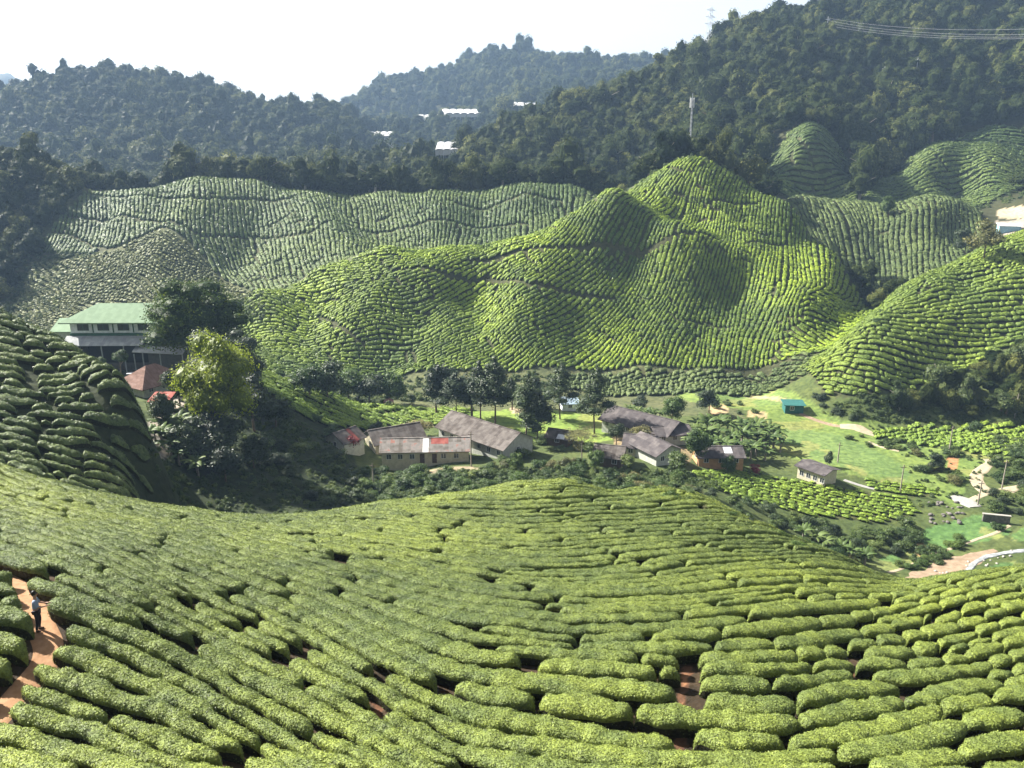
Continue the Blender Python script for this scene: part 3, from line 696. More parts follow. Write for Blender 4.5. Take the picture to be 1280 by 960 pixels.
def grid_pts(px0, px1, Y0, Y1, sp):
    x0, x1 = (px0 - 640) / FPX * Y1 * 1.1, (px1 - 640) / FPX * Y1 * 1.1
    x0 = min(x0, (px0 - 640) / FPX * Y0); x1 = max(x1, (px1 - 640) / FPX * Y0)
    X, Y = np.meshgrid(np.arange(x0, x1, sp), np.arange(Y0, Y1, sp)); X = X + rng.uniform(-.42, .42, X.shape) * sp; Y = Y + rng.uniform(-.42, .42, Y.shape) * sp
    X, Y = X.ravel(), Y.ravel(); z = ground(X, Y); px, py = project(X, Y, z)
    k = (px > px0) & (px < px1) & (Y > Y0) & (Y < Y1) & seen(X, Y)
    return X[k], Y[k], z[k], px[k], py[k]

teaK = {}
def in_tea(x, y, names_="CSDKLMBPAOQR", pad=0):
    r = np.zeros(np.shape(x), bool)
    for n_ in names_:
        for pg in REG[n_]["poly"]: r |= inpoly(pg, x, y)
    return r
CLEAR = [poly(*q) for q in [
 [(1020,0,382),(1360,0,378),(1360,0,402),(1230,0,398),(1180,0,388)],          # road cut at far right
]]
def in_clear(x, y):
    r = np.zeros(np.shape(x), bool)
    for pg in CLEAR: r |= inpoly(pg, x, y)
    return r
FOR = []
GHL = [(548, 156, 40, 5, 26, 8, "left white greenhouse block of the joined pair on the middle ridge"), (580, 151, 36, 5, 24, 14, "upper right white greenhouse block on the middle ridge"),
 (464, 180, 38, 6, 22, -4, "lone white greenhouse block left of the middle ridge"), (559, 203, 22, 3, 20, 0, "small white greenhouse low on the wooded valley side"), (652, 142, 36, 5, 26, 0, "white greenhouse block farthest to the right on the far ridge")]
GHC = []
for q_ in GHL:
    hx_, hy_, _z = hit(q_[0], q_[1]); GHC.append((hx_, hy_, q_[2] * hy_ / FPX))
def addf(px0, px1, Y0, Y1, sp, r0, r1, cond=None, nm=0):
    X, Y, z, px, py = grid_pts(px0, px1, Y0, Y1, sp)
    k = ((~in_tea(X, Y)) | (nm == 6)) & ~in_clear(X, Y)
    if cond is not None: k &= cond(X, Y, z, px, py)
    for (gx_, gy_, gw_) in GHC: k &= ~((np.abs(X - gx_) < gw_ * .62) & (Y > gy_ - 55) & (Y < gy_ + 30))
    X, Y, z, px = X[k], Y[k], z[k], px[k]; rr = rng.uniform(r0, r1, len(X)) * np.where(rng.random(len(X)) > .88, 1.35, 1)
    for q in zip(X, Y, z, rr, [nm] * len(X)): FOR.append(q)
def behindC(X, Y, z, px, py):
    lim = np.interp(px, [0, 110, 560, 740, 790, 840, 945, 965, 1080, 1240, 1350], [300, 412, 408, 399, 352, 345, 342, 403, 406, 410, 414]); return Y > lim
addf(-260, 130, 300, 520, 6.2, 3.6, 5.6, lambda X, Y, z, px, py: ((px < 0) | (px < np.interp(Y, [318, 345, 375, 400, 420, 520], [8, 45, 66, 98, 115, 130]))), 1)
addf(110, 1420, 345, 760, 8.2, 4.0, 8.5, behindC, 2)
addf(-260, 1000, 640, 1050, 11.5, 5.0, 10.5, lambda X, Y, z, px, py: Y > np.where(px > 560, 760, 640), 3)
addf(400, 900, 1050, 1620, 15, 6.5, 13, None, 4)
addf(1030, 1130, 235, 318, 5.2, 2.4, 4.2, lambda X, Y, z, px, py: (px > np.interp(Y, [235, 262, 290, 318], [1068, 1078, 1080, 1060])) & (px < np.interp(Y, [235, 262, 290, 318], [1085, 1120, 1130, 1120])), 5)
kf = poly((1118,0,205),(1150,0,211),(1200,0,217),(1250,0,220),(1280,0,223),(1350,0,230),(1350,0,201),(1200,0,201),(1060,0,201))
KFOOT = kf
addf(1050, 1340, 196, 246, 4.0, 1.9, 3.5, lambda X, Y, z, px, py: inpoly(kf, X, Y), 6)
print("forest", len(FOR), round(time.time() - T0, 1))
# forest: the trees that show largest stand as trees of their own, the far mass is one wood
FOR.sort(key=lambda q: -(q[3] / q[1]) * (1.0 if q[4] in (2, 6, 5, 1) else .2) * random.uniform(.75, 1.2))
FLAB = {1: ("dark forest tree on the shaded knoll at the left edge", "trees on the shaded left knoll"),
        2: ("broad forest tree on the steep wooded slope behind the tea hills", "trees on the steep wooded slope"),
        3: ("hazy forest tree on the distant left ridge", "trees on the distant left ridge"), 4: ("hazy forest tree on the farthest ridge", "trees on the farthest ridge"),
        5: ("tree in the dark gully right of the central tea hill", "trees in the dark gully"),
        6: ("bushy tree in the wood at the foot of the right tea slope", "trees at the foot of the right tea slope")}
def tree_thing(name, x, y, z, r, crown, trunk, label, group, cat="tree", sq=1., lift=.95, trs=1.):
    e = bpy.data.objects.new(name, None); COL.objects.link(e); e.location = (x, y, z); e.rotation_euler = (0, 0, random.uniform(0, 6.28)); e.empty_display_size = .3
    tag(e, label, cat, group)
    c = link("crown", crown, e, (0, 0, r * lift)); c.scale = (r, r, r * sq)
    if trunk: t_ = link("trunk", trunk, e); t_.scale = (r * trs, r * trs, r * lift / 1.3)
    return e
NIND = 296
for (x, y, z, r, nm) in FOR[:NIND]:
    lb, gp = FLAB[nm]
    tree_thing("forest_tree", x, y, z, r, random.choice(FC6 if nm == 6 else FC), random.choice(FT), lb, gp, sq=random.choice((.85, 1., 1.15, 1.3, 1.75)))
sources = [o for o in COL.objects if o.name.startswith("crown")]
srcs = []
for me_ in FC:
    for o in sources:
        if o.data == me_: srcs.append(o); break
rest_f = FOR[NIND:]
def scatter(name, pts_, srcs, label, lift=.95, cat="forest"):
    me = bpy.data.meshes.new(name); a = np.array([(p[0], p[1], p[2] + p[3] * lift) for p in pts_], np.float32)
    me.vertices.add(len(a)); me.vertices.foreach_set("co", a.ravel())
    at1 = me.attributes.new("sc", 'FLOAT_VECTOR', 'POINT'); s_ = np.array([p[3] for p in pts_], np.float32)[:, None] * np.c_[np.ones(len(a)), np.ones(len(a)), rng.choice([.85, 1., 1.15, 1.35, 1.7], len(a))]
    at1.data.foreach_set("vector", s_.astype(np.float32).ravel())
    at2 = me.attributes.new("rot", 'FLOAT_VECTOR', 'POINT'); at2.data.foreach_set("vector", np.c_[rng.uniform(-.12, .12, (len(a), 2)), rng.uniform(0, 6.28, len(a))].astype(np.float32).ravel())
    at3 = me.attributes.new("pick", 'INT', 'POINT'); at3.data.foreach_set("value", rng.integers(0, len(srcs), len(a)).astype(np.int32))
    o = link(name, me); tag(o, label, cat, kind="stuff")
    g = bpy.data.node_groups.new(name, 'GeometryNodeTree'); g.interface.new_socket("Geometry", in_out='INPUT', socket_type='NodeSocketGeometry'); g.interface.new_socket("Geometry", in_out='OUTPUT', socket_type='NodeSocketGeometry')
    N = g.nodes; L = g.links; gi = N.new("NodeGroupInput"); go = N.new("NodeGroupOutput"); ip = N.new("GeometryNodeInstanceOnPoints"); mv = N.new("GeometryNodeMeshToPoints")
    jn = N.new("GeometryNodeGeometryToInstance")
    for s_o in srcs:
        oi = N.new("GeometryNodeObjectInfo"); oi.inputs[0].default_value = s_o; oi.transform_space = 'ORIGINAL'; L.new(oi.outputs["Geometry"], jn.inputs[0])
    def na(nm, ty):
        q = N.new("GeometryNodeInputNamedAttribute"); q.data_type = ty; q.inputs[0].default_value = nm; return q.outputs[0]
    L.new(gi.outputs[0], mv.inputs[0]); L.new(mv.outputs[0], ip.inputs["Points"]); L.new(jn.outputs[0], ip.inputs["Instance"])
    ip.inputs["Pick Instance"].default_value = True; L.new(na("pick", 'INT'), ip.inputs["Instance Index"]); L.new(na("rot", 'FLOAT_VECTOR'), ip.inputs["Rotation"]); L.new(na("sc", 'FLOAT_VECTOR'), ip.inputs["Scale"])
    L.new(ip.outputs[0], go.inputs[0]); md = o.modifiers.new("scatter", 'NODES'); md.node_group = g
    return o
scatter("forest", rest_f, srcs, "dense forest covering the wooded hills behind the tea slopes")
print("forest done", len(rest_f), round(time.time() - T0, 1))
# ------------------------------------------------------------------ trees, shrubs and bananas around the village
def depth(x, y, z): return y * CP - (z - CAMZ) * SP
CRN = {}
def crowns(key, mat, count, **kw):
    CRN[key] = [crown_mesh("crown", mat, *[f() if callable(f) else f for f in (kw["b"], kw["leaf"], kw["n"])], core=kw.get("core", .72), spread=kw.get("spread", .6), shell=kw.get("shell", (.8, 1.12))) for _ in range(count)]
crowns("green", "green_leaves", 3, b=lambda: round_blobs(11, 1., .9, (.26, .46)), leaf=.10, n=3000)
crowns("dark", "dark_leaves", 3, b=lambda: round_blobs(10, 1., .9, (.26, .46)), leaf=.10, n=3000)
crowns("olive", "olive_leaves", 2, b=lambda: round_blobs(10, 1., .8, (.25, .42)), leaf=.10, n=1600, core=.6)
crowns("red", "red_leaves", 1, b=lambda: round_blobs(8, 1., .8, (.25, .42)), leaf=.11, n=1000, core=.6)
crowns("shrub", "shrub_leaves", 5, b=lambda: round_blobs(7, 1., .75, (.3, .5), -.1), leaf=.13, n=900)
def tall_blobs():
    out = [(0, 0, -.1, .30, .30, .8)]
    for k in range(16):
        z = -.85 + 1.75 * k / 15; w_ = .50 * max(.10, (1 - (z + .85) / 1.85)) ** .62 * min(1, (z + 1.15) / .35); a = rng.uniform(0, 6.28); q = w_ * rng.uniform(.35, .9)
        out.append((math.cos(a) * q, math.sin(a) * q, z, w_ * rng.uniform(.5, .75), w_ * rng.uniform(.5, .75), rng.uniform(.14, .24)))
    return out
crowns("tall", "dark_leaves", 3, b=tall_blobs, leaf=.06, n=3600, core=.7)
def umb_blobs():
    return [(rng.uniform(-.75, .75), rng.uniform(-.75, .75), rng.uniform(-.12, .15), .42, .42, .16) for _ in range(11)]
crowns("umbrella", "olive_leaves", 1, b=umb_blobs, leaf=.09, n=1800, core=.4)
TK = [trunk_mesh("trunk", 1., .03, .25, 5, "bark", lean=.03), trunk_mesh("trunk", 1., .026, .3, 6, "pale_bark", lean=-.04), trunk_mesh("trunk", 1., .019, .08, 5, "bark", bare=.4)]

def tree_at(px, py, hpx, wpx, kind, label, group=None, frac=.62, trunk=0, name="tree", cat="tree", Y=None, mesh=None):
    x, y, z = at(px, Y) if Y else hit(px, py)
    D_ = depth(x, y, z); H = hpx * D_ / FPX / CP; W_ = wpx * D_ / FPX / 2
    e = bpy.data.objects.new(name, None); COL.objects.link(e); e.location = (x, y, z - .1); e.rotation_euler = (0, 0, random.uniform(0, 6.28)); tag(e, label, cat, group)
    ch = H * frac / 2; mm = mesh or random.choice(CRN[kind]); c = link("crown", mm, e, (0, 0, H - ch * .95)); k = 1.0 if kind != "tall" else 2.1
    c.scale = (W_ * k, W_ * k, ch * (1.0 if kind == "tall" else 1.08))
    if trunk is not None: t_ = link("trunk", TK[trunk], e); t_.scale = (H * .8, H * .8, H * .82)
    return e
big1 = crown_mesh("crown", "lit_clump_leaves", round_blobs(38, 1., .9, (.2, .34)), .042, 15000, core=.72, spread=.5, ic=ICO2)
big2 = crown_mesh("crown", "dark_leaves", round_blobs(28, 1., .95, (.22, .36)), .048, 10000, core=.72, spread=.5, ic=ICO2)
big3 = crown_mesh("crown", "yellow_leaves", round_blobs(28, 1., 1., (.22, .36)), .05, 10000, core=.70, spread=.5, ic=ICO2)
tree_at(246, 475, 124, 150, "green", "huge spreading green tree beside the green-roofed factory", frac=.96, mesh=big1, Y=176)
tree_at(288, 505, 92, 104, "dark", "rounded dark green tree below the huge tree by the factory", frac=.96, mesh=big2, Y=163)
tree_at(276, 570, 134, 112, "yellow", "bright yellow-green tree in front of the dark ones at the left", frac=.9, mesh=big3, Y=138, trunk=1)
tree_at(318, 540, 70, 60, "dark", "dark tree in the shade right of the yellow-green tree", frac=.8, Y=150)
tree_at(205, 560, 58, 40, "dark", "dark leafy tree behind the banana plants on the shaded bank", frac=.8, Y=133)
for px, h, w_, Yy, lb in [(272, 66, 92, 133, "broad dark green tree added to hide the trunk of the yellow-green tree"), (238, 46, 50, 128, "dark bushy tree added for shade under the left side of the yellow-green tree"), (282, 50, 54, 126, "dark bushy tree added for shade under the middle of the yellow-green tree"), (318, 44, 48, 134, "dark bushy tree added for shade under the right side of the yellow-green tree"), (345, 44, 50, 158, "dark bushy tree where the bright tea bank meets the shade"), (225, 44, 44, 150, "dark bushy tree behind the hip-roofed house's right corner")]:
    tree_at(px, 0, h, w_, "dark", lb, None, .95, 0, Y=Yy)  # dark trees added under the yellow-green tree to darken the slope there
for i, (px, py, h, w_) in enumerate([(388, 499, 44, 52), (410, 501, 48, 58), (436, 503, 44, 56), (462, 505, 44, 54), (488, 506, 40, 48)]):
    tree_at(px, py, h, w_, "dark" if i % 2 else "green", ("leftmost", "second", "middle", "fourth", "rightmost")[i] + " of the five round trees lined up beyond the bright tea bank", "round trees beyond the bright tea bank", .95)
TALL = [(601, 536, 84, 34, "tall dark tree with bare trunk left of the tallest tree"), (619, 540, 94, 40, "tallest dark tree on the lawn behind the long houses"), (570, 528, 62, 40, "broad dark tree at the left of the tall trees on the lawn"),
        (657, 552, 84, 36, "tall dark tree on a thin bare trunk, left of a forked pair"), (671, 554, 64, 38, "lower dark tree with thin trunk at right of a forked pair"), (700, 524, 68, 36, "tall dark tree before the pale blue roof"), (743, 542, 82, 36, "dark tall tree beside the large dark roofed block")]
for px, py, h, w_, lb in TALL: tree_at(px, py, h, w_ * 1.15, "tall", lb, "tall dark trees on the lawn", .68, 2)
tree_at(546, 520, 66, 44, "dark", "round dark tree at the left end of the tall lawn trees", "tall dark trees on the lawn", .85)
tree_at(590, 522, 66, 50, "dark", "wide dark tree filling the gap behind the tallest tree", "tall dark trees on the lawn", .85)
VT = [(515, 512, 24, 14, "dark", "small dark tree on the lawn near the pink shelter", 0, .7), (640, 512, 40, 18, "dark", "slim dark tree behind the lawn's paired trees", 0, .8), (525, 547, 26, 50, "olive", "wide pale olive shrub tree behind the rusty roofed house", 1, .9),
      (470, 545, 20, 22, "dark", "small dark round tree left of the pale olive shrub tree", 0, .9), (645, 592, 26, 26, "green", "round green bush at the gable of the long house", None, .95), (770, 556, 30, 24, "dark", "compact dark green tree between village roofs", 0, .85),
      (727, 580, 46, 52, "umbrella", "flat-topped umbrella shaped tree in the middle of the village", 1, .3), (746, 590, 30, 28, "green", "light green bush right of the flat-topped tree", None, .95), (840, 534, 40, 36, "green", "green tree behind the long dark roofs", 0, .85),
      (886, 516, 30, 40, "dark", "dark spreading tree at the edge of the vegetable fields", 0, .85), (872, 582, 48, 40, "green", "large leafy bush tree between the dark roofs and the orange house", 0, .9), (908, 592, 24, 26, "green", "green bush in front of the orange walled house", None, .95),
      (848, 594, 36, 38, "shrub", "pale leafy bush in front of the gabled house", None, .95), (796, 556, 26, 36, "olive", "rust tinged bush between the long dark roofs", 0, .9), (815, 546, 20, 24, "red", "reddish flowering bush beside the long dark roof", 0, .9),
      (438, 566, 26, 30, "red", "crimson flowering bush beside the small left house", 0, .9), (944, 594, 16, 20, "red", "low reddish bush right of the orange walled house", None, .95), (785, 588, 24, 28, "shrub", "dark bush between the small brown roofed house and its neighbour", None, .95),
      (800, 512, 18, 26, "dark", "dark shrub beyond the long dark roofs", None, .95), (1230, 325, 48, 56, "olive", "big round tree below the road bend at far right", 0, .92), (1205, 320, 34, 34, "dark", "darker tree left of the big round tree by the road", 0, .9),
      (1035, 583, 20, 14, "dark", "dark clump beside the utility pole", None, .95), (1172, 588, 22, 26, "dark", "dark bush beside the orange earth scar", None, .95), (665, 510, 40, 26, "dark", "dark tree beyond the thin-trunked pair", 0, .85), (1110, 272, 26, 22, "green", "lone leafy tree on the valley rim at right", 0, .9)]
for px, py, h, w_, kd_, lb, tk, fr in VT: tree_at(px, py, h, w_, kd_, lb, None, fr, tk, name="bush" if tk is None else "tree", cat="bush" if tk is None else "tree")
# clipped ornamental trees by the factory
for px, h, w_, Yy, lb in [(153, 40, 24, 174, "small clipped ornamental tree with a ball crown before the factory yard"), (112, 22, 17, 176, "left one of the two little round trees under the factory awning"), (127, 24, 17, 178, "right one of the two little round trees under the factory awning")]:
    tree_at(px, 0, h, w_, "green", lb, None, .42, 0, name="ornamental_tree", Y=Yy)

# shrubs
def shrub(px, py, w_, label, group, kind="shrub", hk=.75, Y=None):
    x, y, z = at(px, Y) if Y else hit(px, py); D_ = depth(x, y, z); r = w_ * D_ / FPX / 2
    o = link("shrub", random.choice(CRN[kind]), loc=(x, y, z + r * hk * .45)); o.scale = (r, r, r * hk); o.rotation_euler = (0, 0, random.uniform(0, 6.28)); tag(o, label, "shrub", group)
def band(poly_px, n, w0, w1, label, group, kinds=("shrub",)):
    pp = np.array(poly_px, float); k = 0; tries = 0; got = []; n = int(n * .72); w0 *= 1.08; w1 *= 1.1
    while k < n and tries < 5000:
        tries += 1; px = random.uniform(pp[:, 0].min(), pp[:, 0].max()); py = random.uniform(pp[:, 1].min(), pp[:, 1].max())
        if not inpoly(pp, px, py): continue
        if any((px - a) ** 2 + 3 * (py - b) ** 2 < (w0 * .55) ** 2 for a, b in got): continue
        got.append((px, py)); shrub(px, py, random.uniform(w0, w1), label, group, random.choice(kinds)); k += 1
band([(440, 592), (560, 590), (640, 598), (760, 600), (850, 600), (880, 622), (870, 640), (800, 618), (755, 622), (640, 612), (590, 620), (530, 630), (450, 645)], 95, 18, 32, "leafy shrub in the thicket below the village houses", "thicket below the village", ("shrub", "shrub", "green"))
band([(770, 598), (850, 600), (880, 625), (850, 625), (780, 612)], 16, 14, 24, "yellowish dry shrub below the gabled house", "dry shrubs below the gabled house", ("olive",))
band([(860, 612), (940, 632), (1040, 662), (1110, 665), (1150, 648), (1160, 660), (1140, 690), (1060, 700), (960, 668), (880, 642)], 75, 16, 28, "dark shrub on the bank under the bright tea terrace", "shrubs under the bright terrace", ("dark", "shrub", "shrub"))
band([(880, 640), (940, 655), (1060, 698), (1100, 716), (1040, 712), (900, 655)], 22, 18, 30, "pale ferny bush behind the crest of the near slope", "ferny bushes behind the near crest", ("green", "olive"))
band([(1120, 705), (1170, 680), (1230, 668), (1245, 655), (1250, 662), (1180, 700), (1140, 722)], 26, 12, 20, "bright bush on the bank of the stream", "bushes on the stream bank", ("shrub", "green"))
band([(1140, 570), (1185, 560), (1215, 590), (1210, 610), (1160, 600)], 16, 12, 24, "low bush left of the looping dirt road", "bushes left of the looping road", ("shrub", "olive"))
band([(1235, 580), (1280, 560), (1290, 600), (1245, 606)], 16, 14, 24, "bush inside the bend of the looping dirt road", "bushes inside the road bend", ("shrub",))
band([(1230, 612), (1290, 608), (1290, 645), (1240, 640)], 14, 14, 26, "bush below the looping dirt road near the stone wall", "bushes below the looping road", ("shrub", "dark"))
band([(1210, 535), (1290, 555), (1290, 575), (1225, 560)], 14, 14, 26, "bush between the far tea strip and the looping road", "bushes by the far tea strip", ("shrub",))
band([(1035, 540), (1085, 542), (1130, 560), (1120, 566), (1060, 552)], 9, 8, 16, "little bush beside the pale dirt road in the fields", "little bushes in the fields", ("shrub",))
band([(1015, 500), (1050, 525), (1080, 530), (1060, 512), (1030, 490)], 12, 10, 18, "shrub at the foot of the right tea hill by the teal cabin", "shrubs near the teal cabin", ("shrub", "dark"))
band([(1090, 552), (1160, 548), (1190, 556), (1120, 566)], 12, 9, 15, "low bush in a row across the green fields", "bush row across the fields", ("shrub",))
band([(395, 560), (440, 575), (450, 640), (400, 640), (330, 600), (330, 540)], 34, 16, 30, "shrub added to darken the slope left of the houses", "shrubs on the shaded slope", ("dark", "shrub"))  # dark shrubs added so the slope reads as shaded
band([(590, 580), (680, 552), (760, 566), (775, 592), (860, 588), (862, 600), (700, 600), (600, 596)], 34, 14, 26, "garden bush among the village houses", "garden bushes", ("shrub", "olive", "green"))
band([(350, 515), (420, 528), (440, 548), (400, 560), (345, 545)], 12, 14, 26, "shrub on the rim of the shaded slope below the tea bank", "shrubs on the slope rim", ("shrub", "green"))
band([(880, 492), (935, 505), (960, 518), (930, 520), (890, 512)], 8, 10, 18, "garden bush by the banana grove", "bushes by the banana grove", ("shrub",))
band([(1055, 375), (1075, 370), (1110, 395), (1100, 405), (1060, 400)], 10, 8, 14, "pale bush in the dark gully beside the central hill", "pale bushes in the gully", ("green",))

# banana plants: arching split blades on a stem
def banana_meshes():
    P_ = []; S_ = []
    for i in range(12):
        a = i * 2.4 + rng.uniform(-.3, .3); el = rng.uniform(.5, 1.25); L_ = rng.uniform(.5, .75); w_ = rng.uniform(.055, .085); n = 7
        pr = []; x = 0; z = 0; an = el
        for k in range(n):
            pr.append((x, z)); x += math.cos(an) * L_ / n; z += math.sin(an) * L_ / n; an -= .22
        ca, sa = math.cos(a), math.sin(a); V = []
        for k, (r_, z_) in enumerate(pr):
            ww = w_ * math.sin(math.pi * min(.97, (k + .6) / n)) + .006
            for s, dz in ((-1, -.035), (0, 0), (1, -.035)): V.append((ca * r_ - sa * ww * s, sa * r_ + ca * ww * s, .42 + z_ + dz))
        F = [(k * 3 + j, k * 3 + j + 1, k * 3 + j + 4, k * 3 + j + 3) for k in range(n - 1) for j in range(2)]
        P_.append((np.array(V), np.array(F), 0, np.full(len(V), rng.uniform(.3, .85))))
    V, F, M, T = join_geo(P_); lm = mesh_np("leaves", V, F, [MAT["banana_leaves"]], None, True); add_tint(lm, T)
    V, F = tube([(0, 0, -.1), (.01, 0, .2), (0, .01, .46)], [.05, .042, .025]); return lm, mesh_np("stem", V, F, [MAT["pale_bark"]])
BM = [banana_meshes() for _ in range(4)]
def banana(px, py, hpx, label, group, Y=None):
    x, y, z = at(px, Y) if Y else hit(px, py); H = hpx * depth(x, y, z) / FPX
    e = bpy.data.objects.new("banana_plant", None); COL.objects.link(e); e.location = (x, y, z); e.rotation_euler = (0, 0, random.uniform(0, 6.28)); e.scale = (H,) * 3; tag(e, label, "banana plant", group)
    a, b = random.choice(BM); link("leaves", a, e); link("stem", b, e)
for i in range(34):
    px = 872 + (i % 12) * 9.2 + random.uniform(-4, 4); py = 540 + (i // 12) * 13 + (px - 872) * .10 + random.uniform(-3, 3)
    banana(px, py, random.uniform(26, 36), "banana plant in the grove beyond the village houses", "banana grove beyond the village")
for i in range(8): banana(786 + i * 5.5, 520 + i * .8 + random.uniform(-2, 2), 18, "small banana plant behind the long dark roofs", "banana plants behind the dark roofs")
for i in range(20): banana(random.uniform(178, 264), 0, random.uniform(28, 40), "banana plant on the shaded bank below the yellow-green tree", "banana plants on the shaded bank", Y=random.uniform(124, 136))
for i in range(6): banana(1000 + i * 16 + random.uniform(-5, 5), 676 + i * 6, 28, "banana-like plant behind the near tea crest at right", "banana plants behind the near crest")

# loose scrub and weeds on open ground
def scrub_pts(poly_px, n, r0, r1):
    pg = poly(*poly_px); a0, a1 = pg.min(0), pg.max(0); out = []
    X = rng.uniform(a0[0], a1[0], n); Y = rng.uniform(a0[1], a1[1], n); k = inpoly(pg, X, Y); X, Y = X[k], Y[k]; Z = ground(X, Y); rr = rng.uniform(r0, r1, len(X))
    return list(zip(X, Y, Z - rr * .35, rr))
SCR = scrub_pts([(0,0,262),(0,0,290),(60,0,285),(160,0,280),(330,0,290),(330,0,262),(240,0,262)], 2200, .8, 1.5)
SCR += scrub_pts([(-30,0,262),(-30,0,335),(48,0,365),(125,0,352),(60,0,300)], 1400, .8, 1.6)
SCR += scrub_pts([(190,0,96),(200,0,160),(330,0,176),(440,0,160),(440,0,120),(320,0,108),(240,0,98)], 2600, .3, .8)
SCR += scrub_pts([(300,0,186),(320,0,225),(480,0,240),(700,0,240),(700,0,215),(500,0,212),(380,0,204)], 900, .7, 1.6)
SCR += scrub_pts([(1025,0,204),(1060,0,208),(1350,0,204),(1350,0,199),(1090,0,199)], 420, .6, 1.2)
SCR += scrub_pts([(1080,0,200),(1350,0,176),(1350,0,150),(1150,0,150),(1130,0,170)], 420, .3, .8)
SCR += scrub_pts([(440,0,138),(900,0,138),(900,0,152),(440,0,152)], 700, .5, 1.2)
SCR += scrub_pts([(1040,0,330),(1240,0,300),(1200,0,288),(1120,0,268),(1080,0,285)], 900, .6, 1.3)
SCR += scrub_pts([(940,0,398),(1020,0,410),(1100,0,470),(1250,0,500),(1360,0,480),(1360,0,404),(1100,0,388)], 2200, .8, 1.9)
SCR += scrub_pts([(295,0,190),(295,0,235),(345,0,226),(400,0,222),(480,0,236),(480,0,212),(400,0,200),(330,0,195)], 900, .7, 1.6)
SCR += scrub_pts([(780,0,342),(960,0,335),(960,0,380),(780,0,400)], 600, .8, 1.6)
src2 = [o for o in COL.objects if o.name.startswith("shrub") and o.data in CRN["shrub"]]; s2 = []
for me_ in CRN["shrub"]:
    for o in src2:
        if o.data == me_: s2.append(o); break
scatter("undergrowth", SCR, s2, "low scrub and weeds covering the open slopes between the tea fields", lift=.3, cat="undergrowth")
print("veg", round(time.time() - T0, 1))
# ------------------------------------------------------------------ buildings
def flat_mat(name, c, rough=.7, n=.12, sc=1.5, spec=.3, metal=0.):
    t = NT(name); d_ = tuple(v * (1 - n * 2) for v in c); l_ = tuple(min(1, v * (1 + n)) for v in c)
    t.bsdf(t.ramp(t.noise(sc, 4), [(.3, d_), (.7, l_)]), rough, None, spec, metal); return MAT[name]
flat_mat("cream_wall", (.46, .42, .30)); flat_mat("grey_wall", (.40, .41, .36)); flat_mat("orange_wall", (.42, .24, .12)); flat_mat("white_wall", (.62, .66, .70)); flat_mat("dark_interior", (.02, .022, .025))
flat_mat("glass_dark", (.03, .035, .04), .25, spec=.6); flat_mat("wood_dark", (.09, .06, .045)); flat_mat("concrete", (.30, .28, .25)); flat_mat("white_paint", (.6, .6, .58)); flat_mat("steel_grey", (.28, .29, .31), .5, spec=.5)
flat_mat("teal_paint", (.02, .10, .09)); flat_mat("pink_tarp", (.65, .30, .28)); flat_mat("rubber", (.02, .02, .02)); flat_mat("car_dark", (.025, .03, .035), .3, spec=.6); flat_mat("dark_wall", (.10, .10, .095)); flat_mat("green_trim", (.03, .10, .06)); flat_mat("pale_steel", (.55, .57, .6), .45, spec=.5)
flat_mat("rock", (.12, .11, .10), .9, .3, 2.); flat_mat("greenhouse_film", (.5, .5, .5), .35, spec=.6); flat_mat("tank_blue", (.25, .42, .5))
def roof_mat(name, stops, rough=.9, spec=.1, sheet=.85):
    t = NT(name); tc = t.n("ShaderNodeTexCoord").outputs["Object"]; sp = t.n("ShaderNodeSeparateXYZ", _in={0: tc})
    f = t.n("ShaderNodeMath", operation='DIVIDE', _in={0: sp.outputs[0], 1: sheet}); fl = t.n("ShaderNodeMath", operation='FLOOR', _in={0: f.outputs[0]})
    f2 = t.n("ShaderNodeMath", operation='DIVIDE', _in={0: sp.outputs[1], 1: 1.9}); fl2 = t.n("ShaderNodeMath", operation='FLOOR', _in={0: f2.outputs[0]})
    cb = t.n("ShaderNodeCombineXYZ", _in={0: fl.outputs[0], 1: fl2.outputs[0]}); wn = t.n("ShaderNodeTexWhiteNoise", _in={"Vector": cb.outputs[0]})
    n = t.noise(.9, 4); mx = t.n("ShaderNodeMath", operation='MULTIPLY_ADD', _in={0: wn.outputs["Value"], 1: .4, 2: n}); ms = t.n("ShaderNodeMath", operation='SUBTRACT', _in={0: mx.outputs[0], 1: .2})
    wv = t.n("ShaderNodeMath", operation='SINE', _in={0: t.n("ShaderNodeMath", operation='MULTIPLY', _in={0: sp.outputs[0], 1: 28.}).outputs[0]})
    t.bsdf(t.ramp(ms.outputs[0], stops), rough, t.bump(wv.outputs[0], .5, .04), spec); return MAT[name]
roof_mat("roof_brown", [(.25, (.06, .05, .045)), (.5, (.10, .088, .08)), (.7, (.135, .12, .11))])
roof_mat("roof_rusty", [(.25, (.11, .095, .08)), (.48, (.18, .165, .15)), (.62, (.22, .20, .185)), (.74, (.26, .13, .10))])
roof_mat("roof_dark", [(.25, (.055, .048, .05)), (.6, (.09, .08, .08)), (.8, (.13, .115, .11))])
roof_mat("roof_green", [(.3, (.18, .25, .165)), (.7, (.22, .30, .20))])
roof_mat("roof_awning", [(.3, (.26, .27, .28)), (.6, (.36, .37, .37)), (.8, (.46, .46, .45))])
roof_mat("roof_tile", [(.3, (.11, .065, .05)), (.6, (.17, .105, .085)), (.8, (.21, .14, .12))], sheet=.3)
roof_mat("roof_red", [(.3, (.22, .06, .05)), (.7, (.32, .11, .09))]); roof_mat("roof_lightblue", [(.3, (.25, .33, .40)), (.7, (.33, .40, .46))])

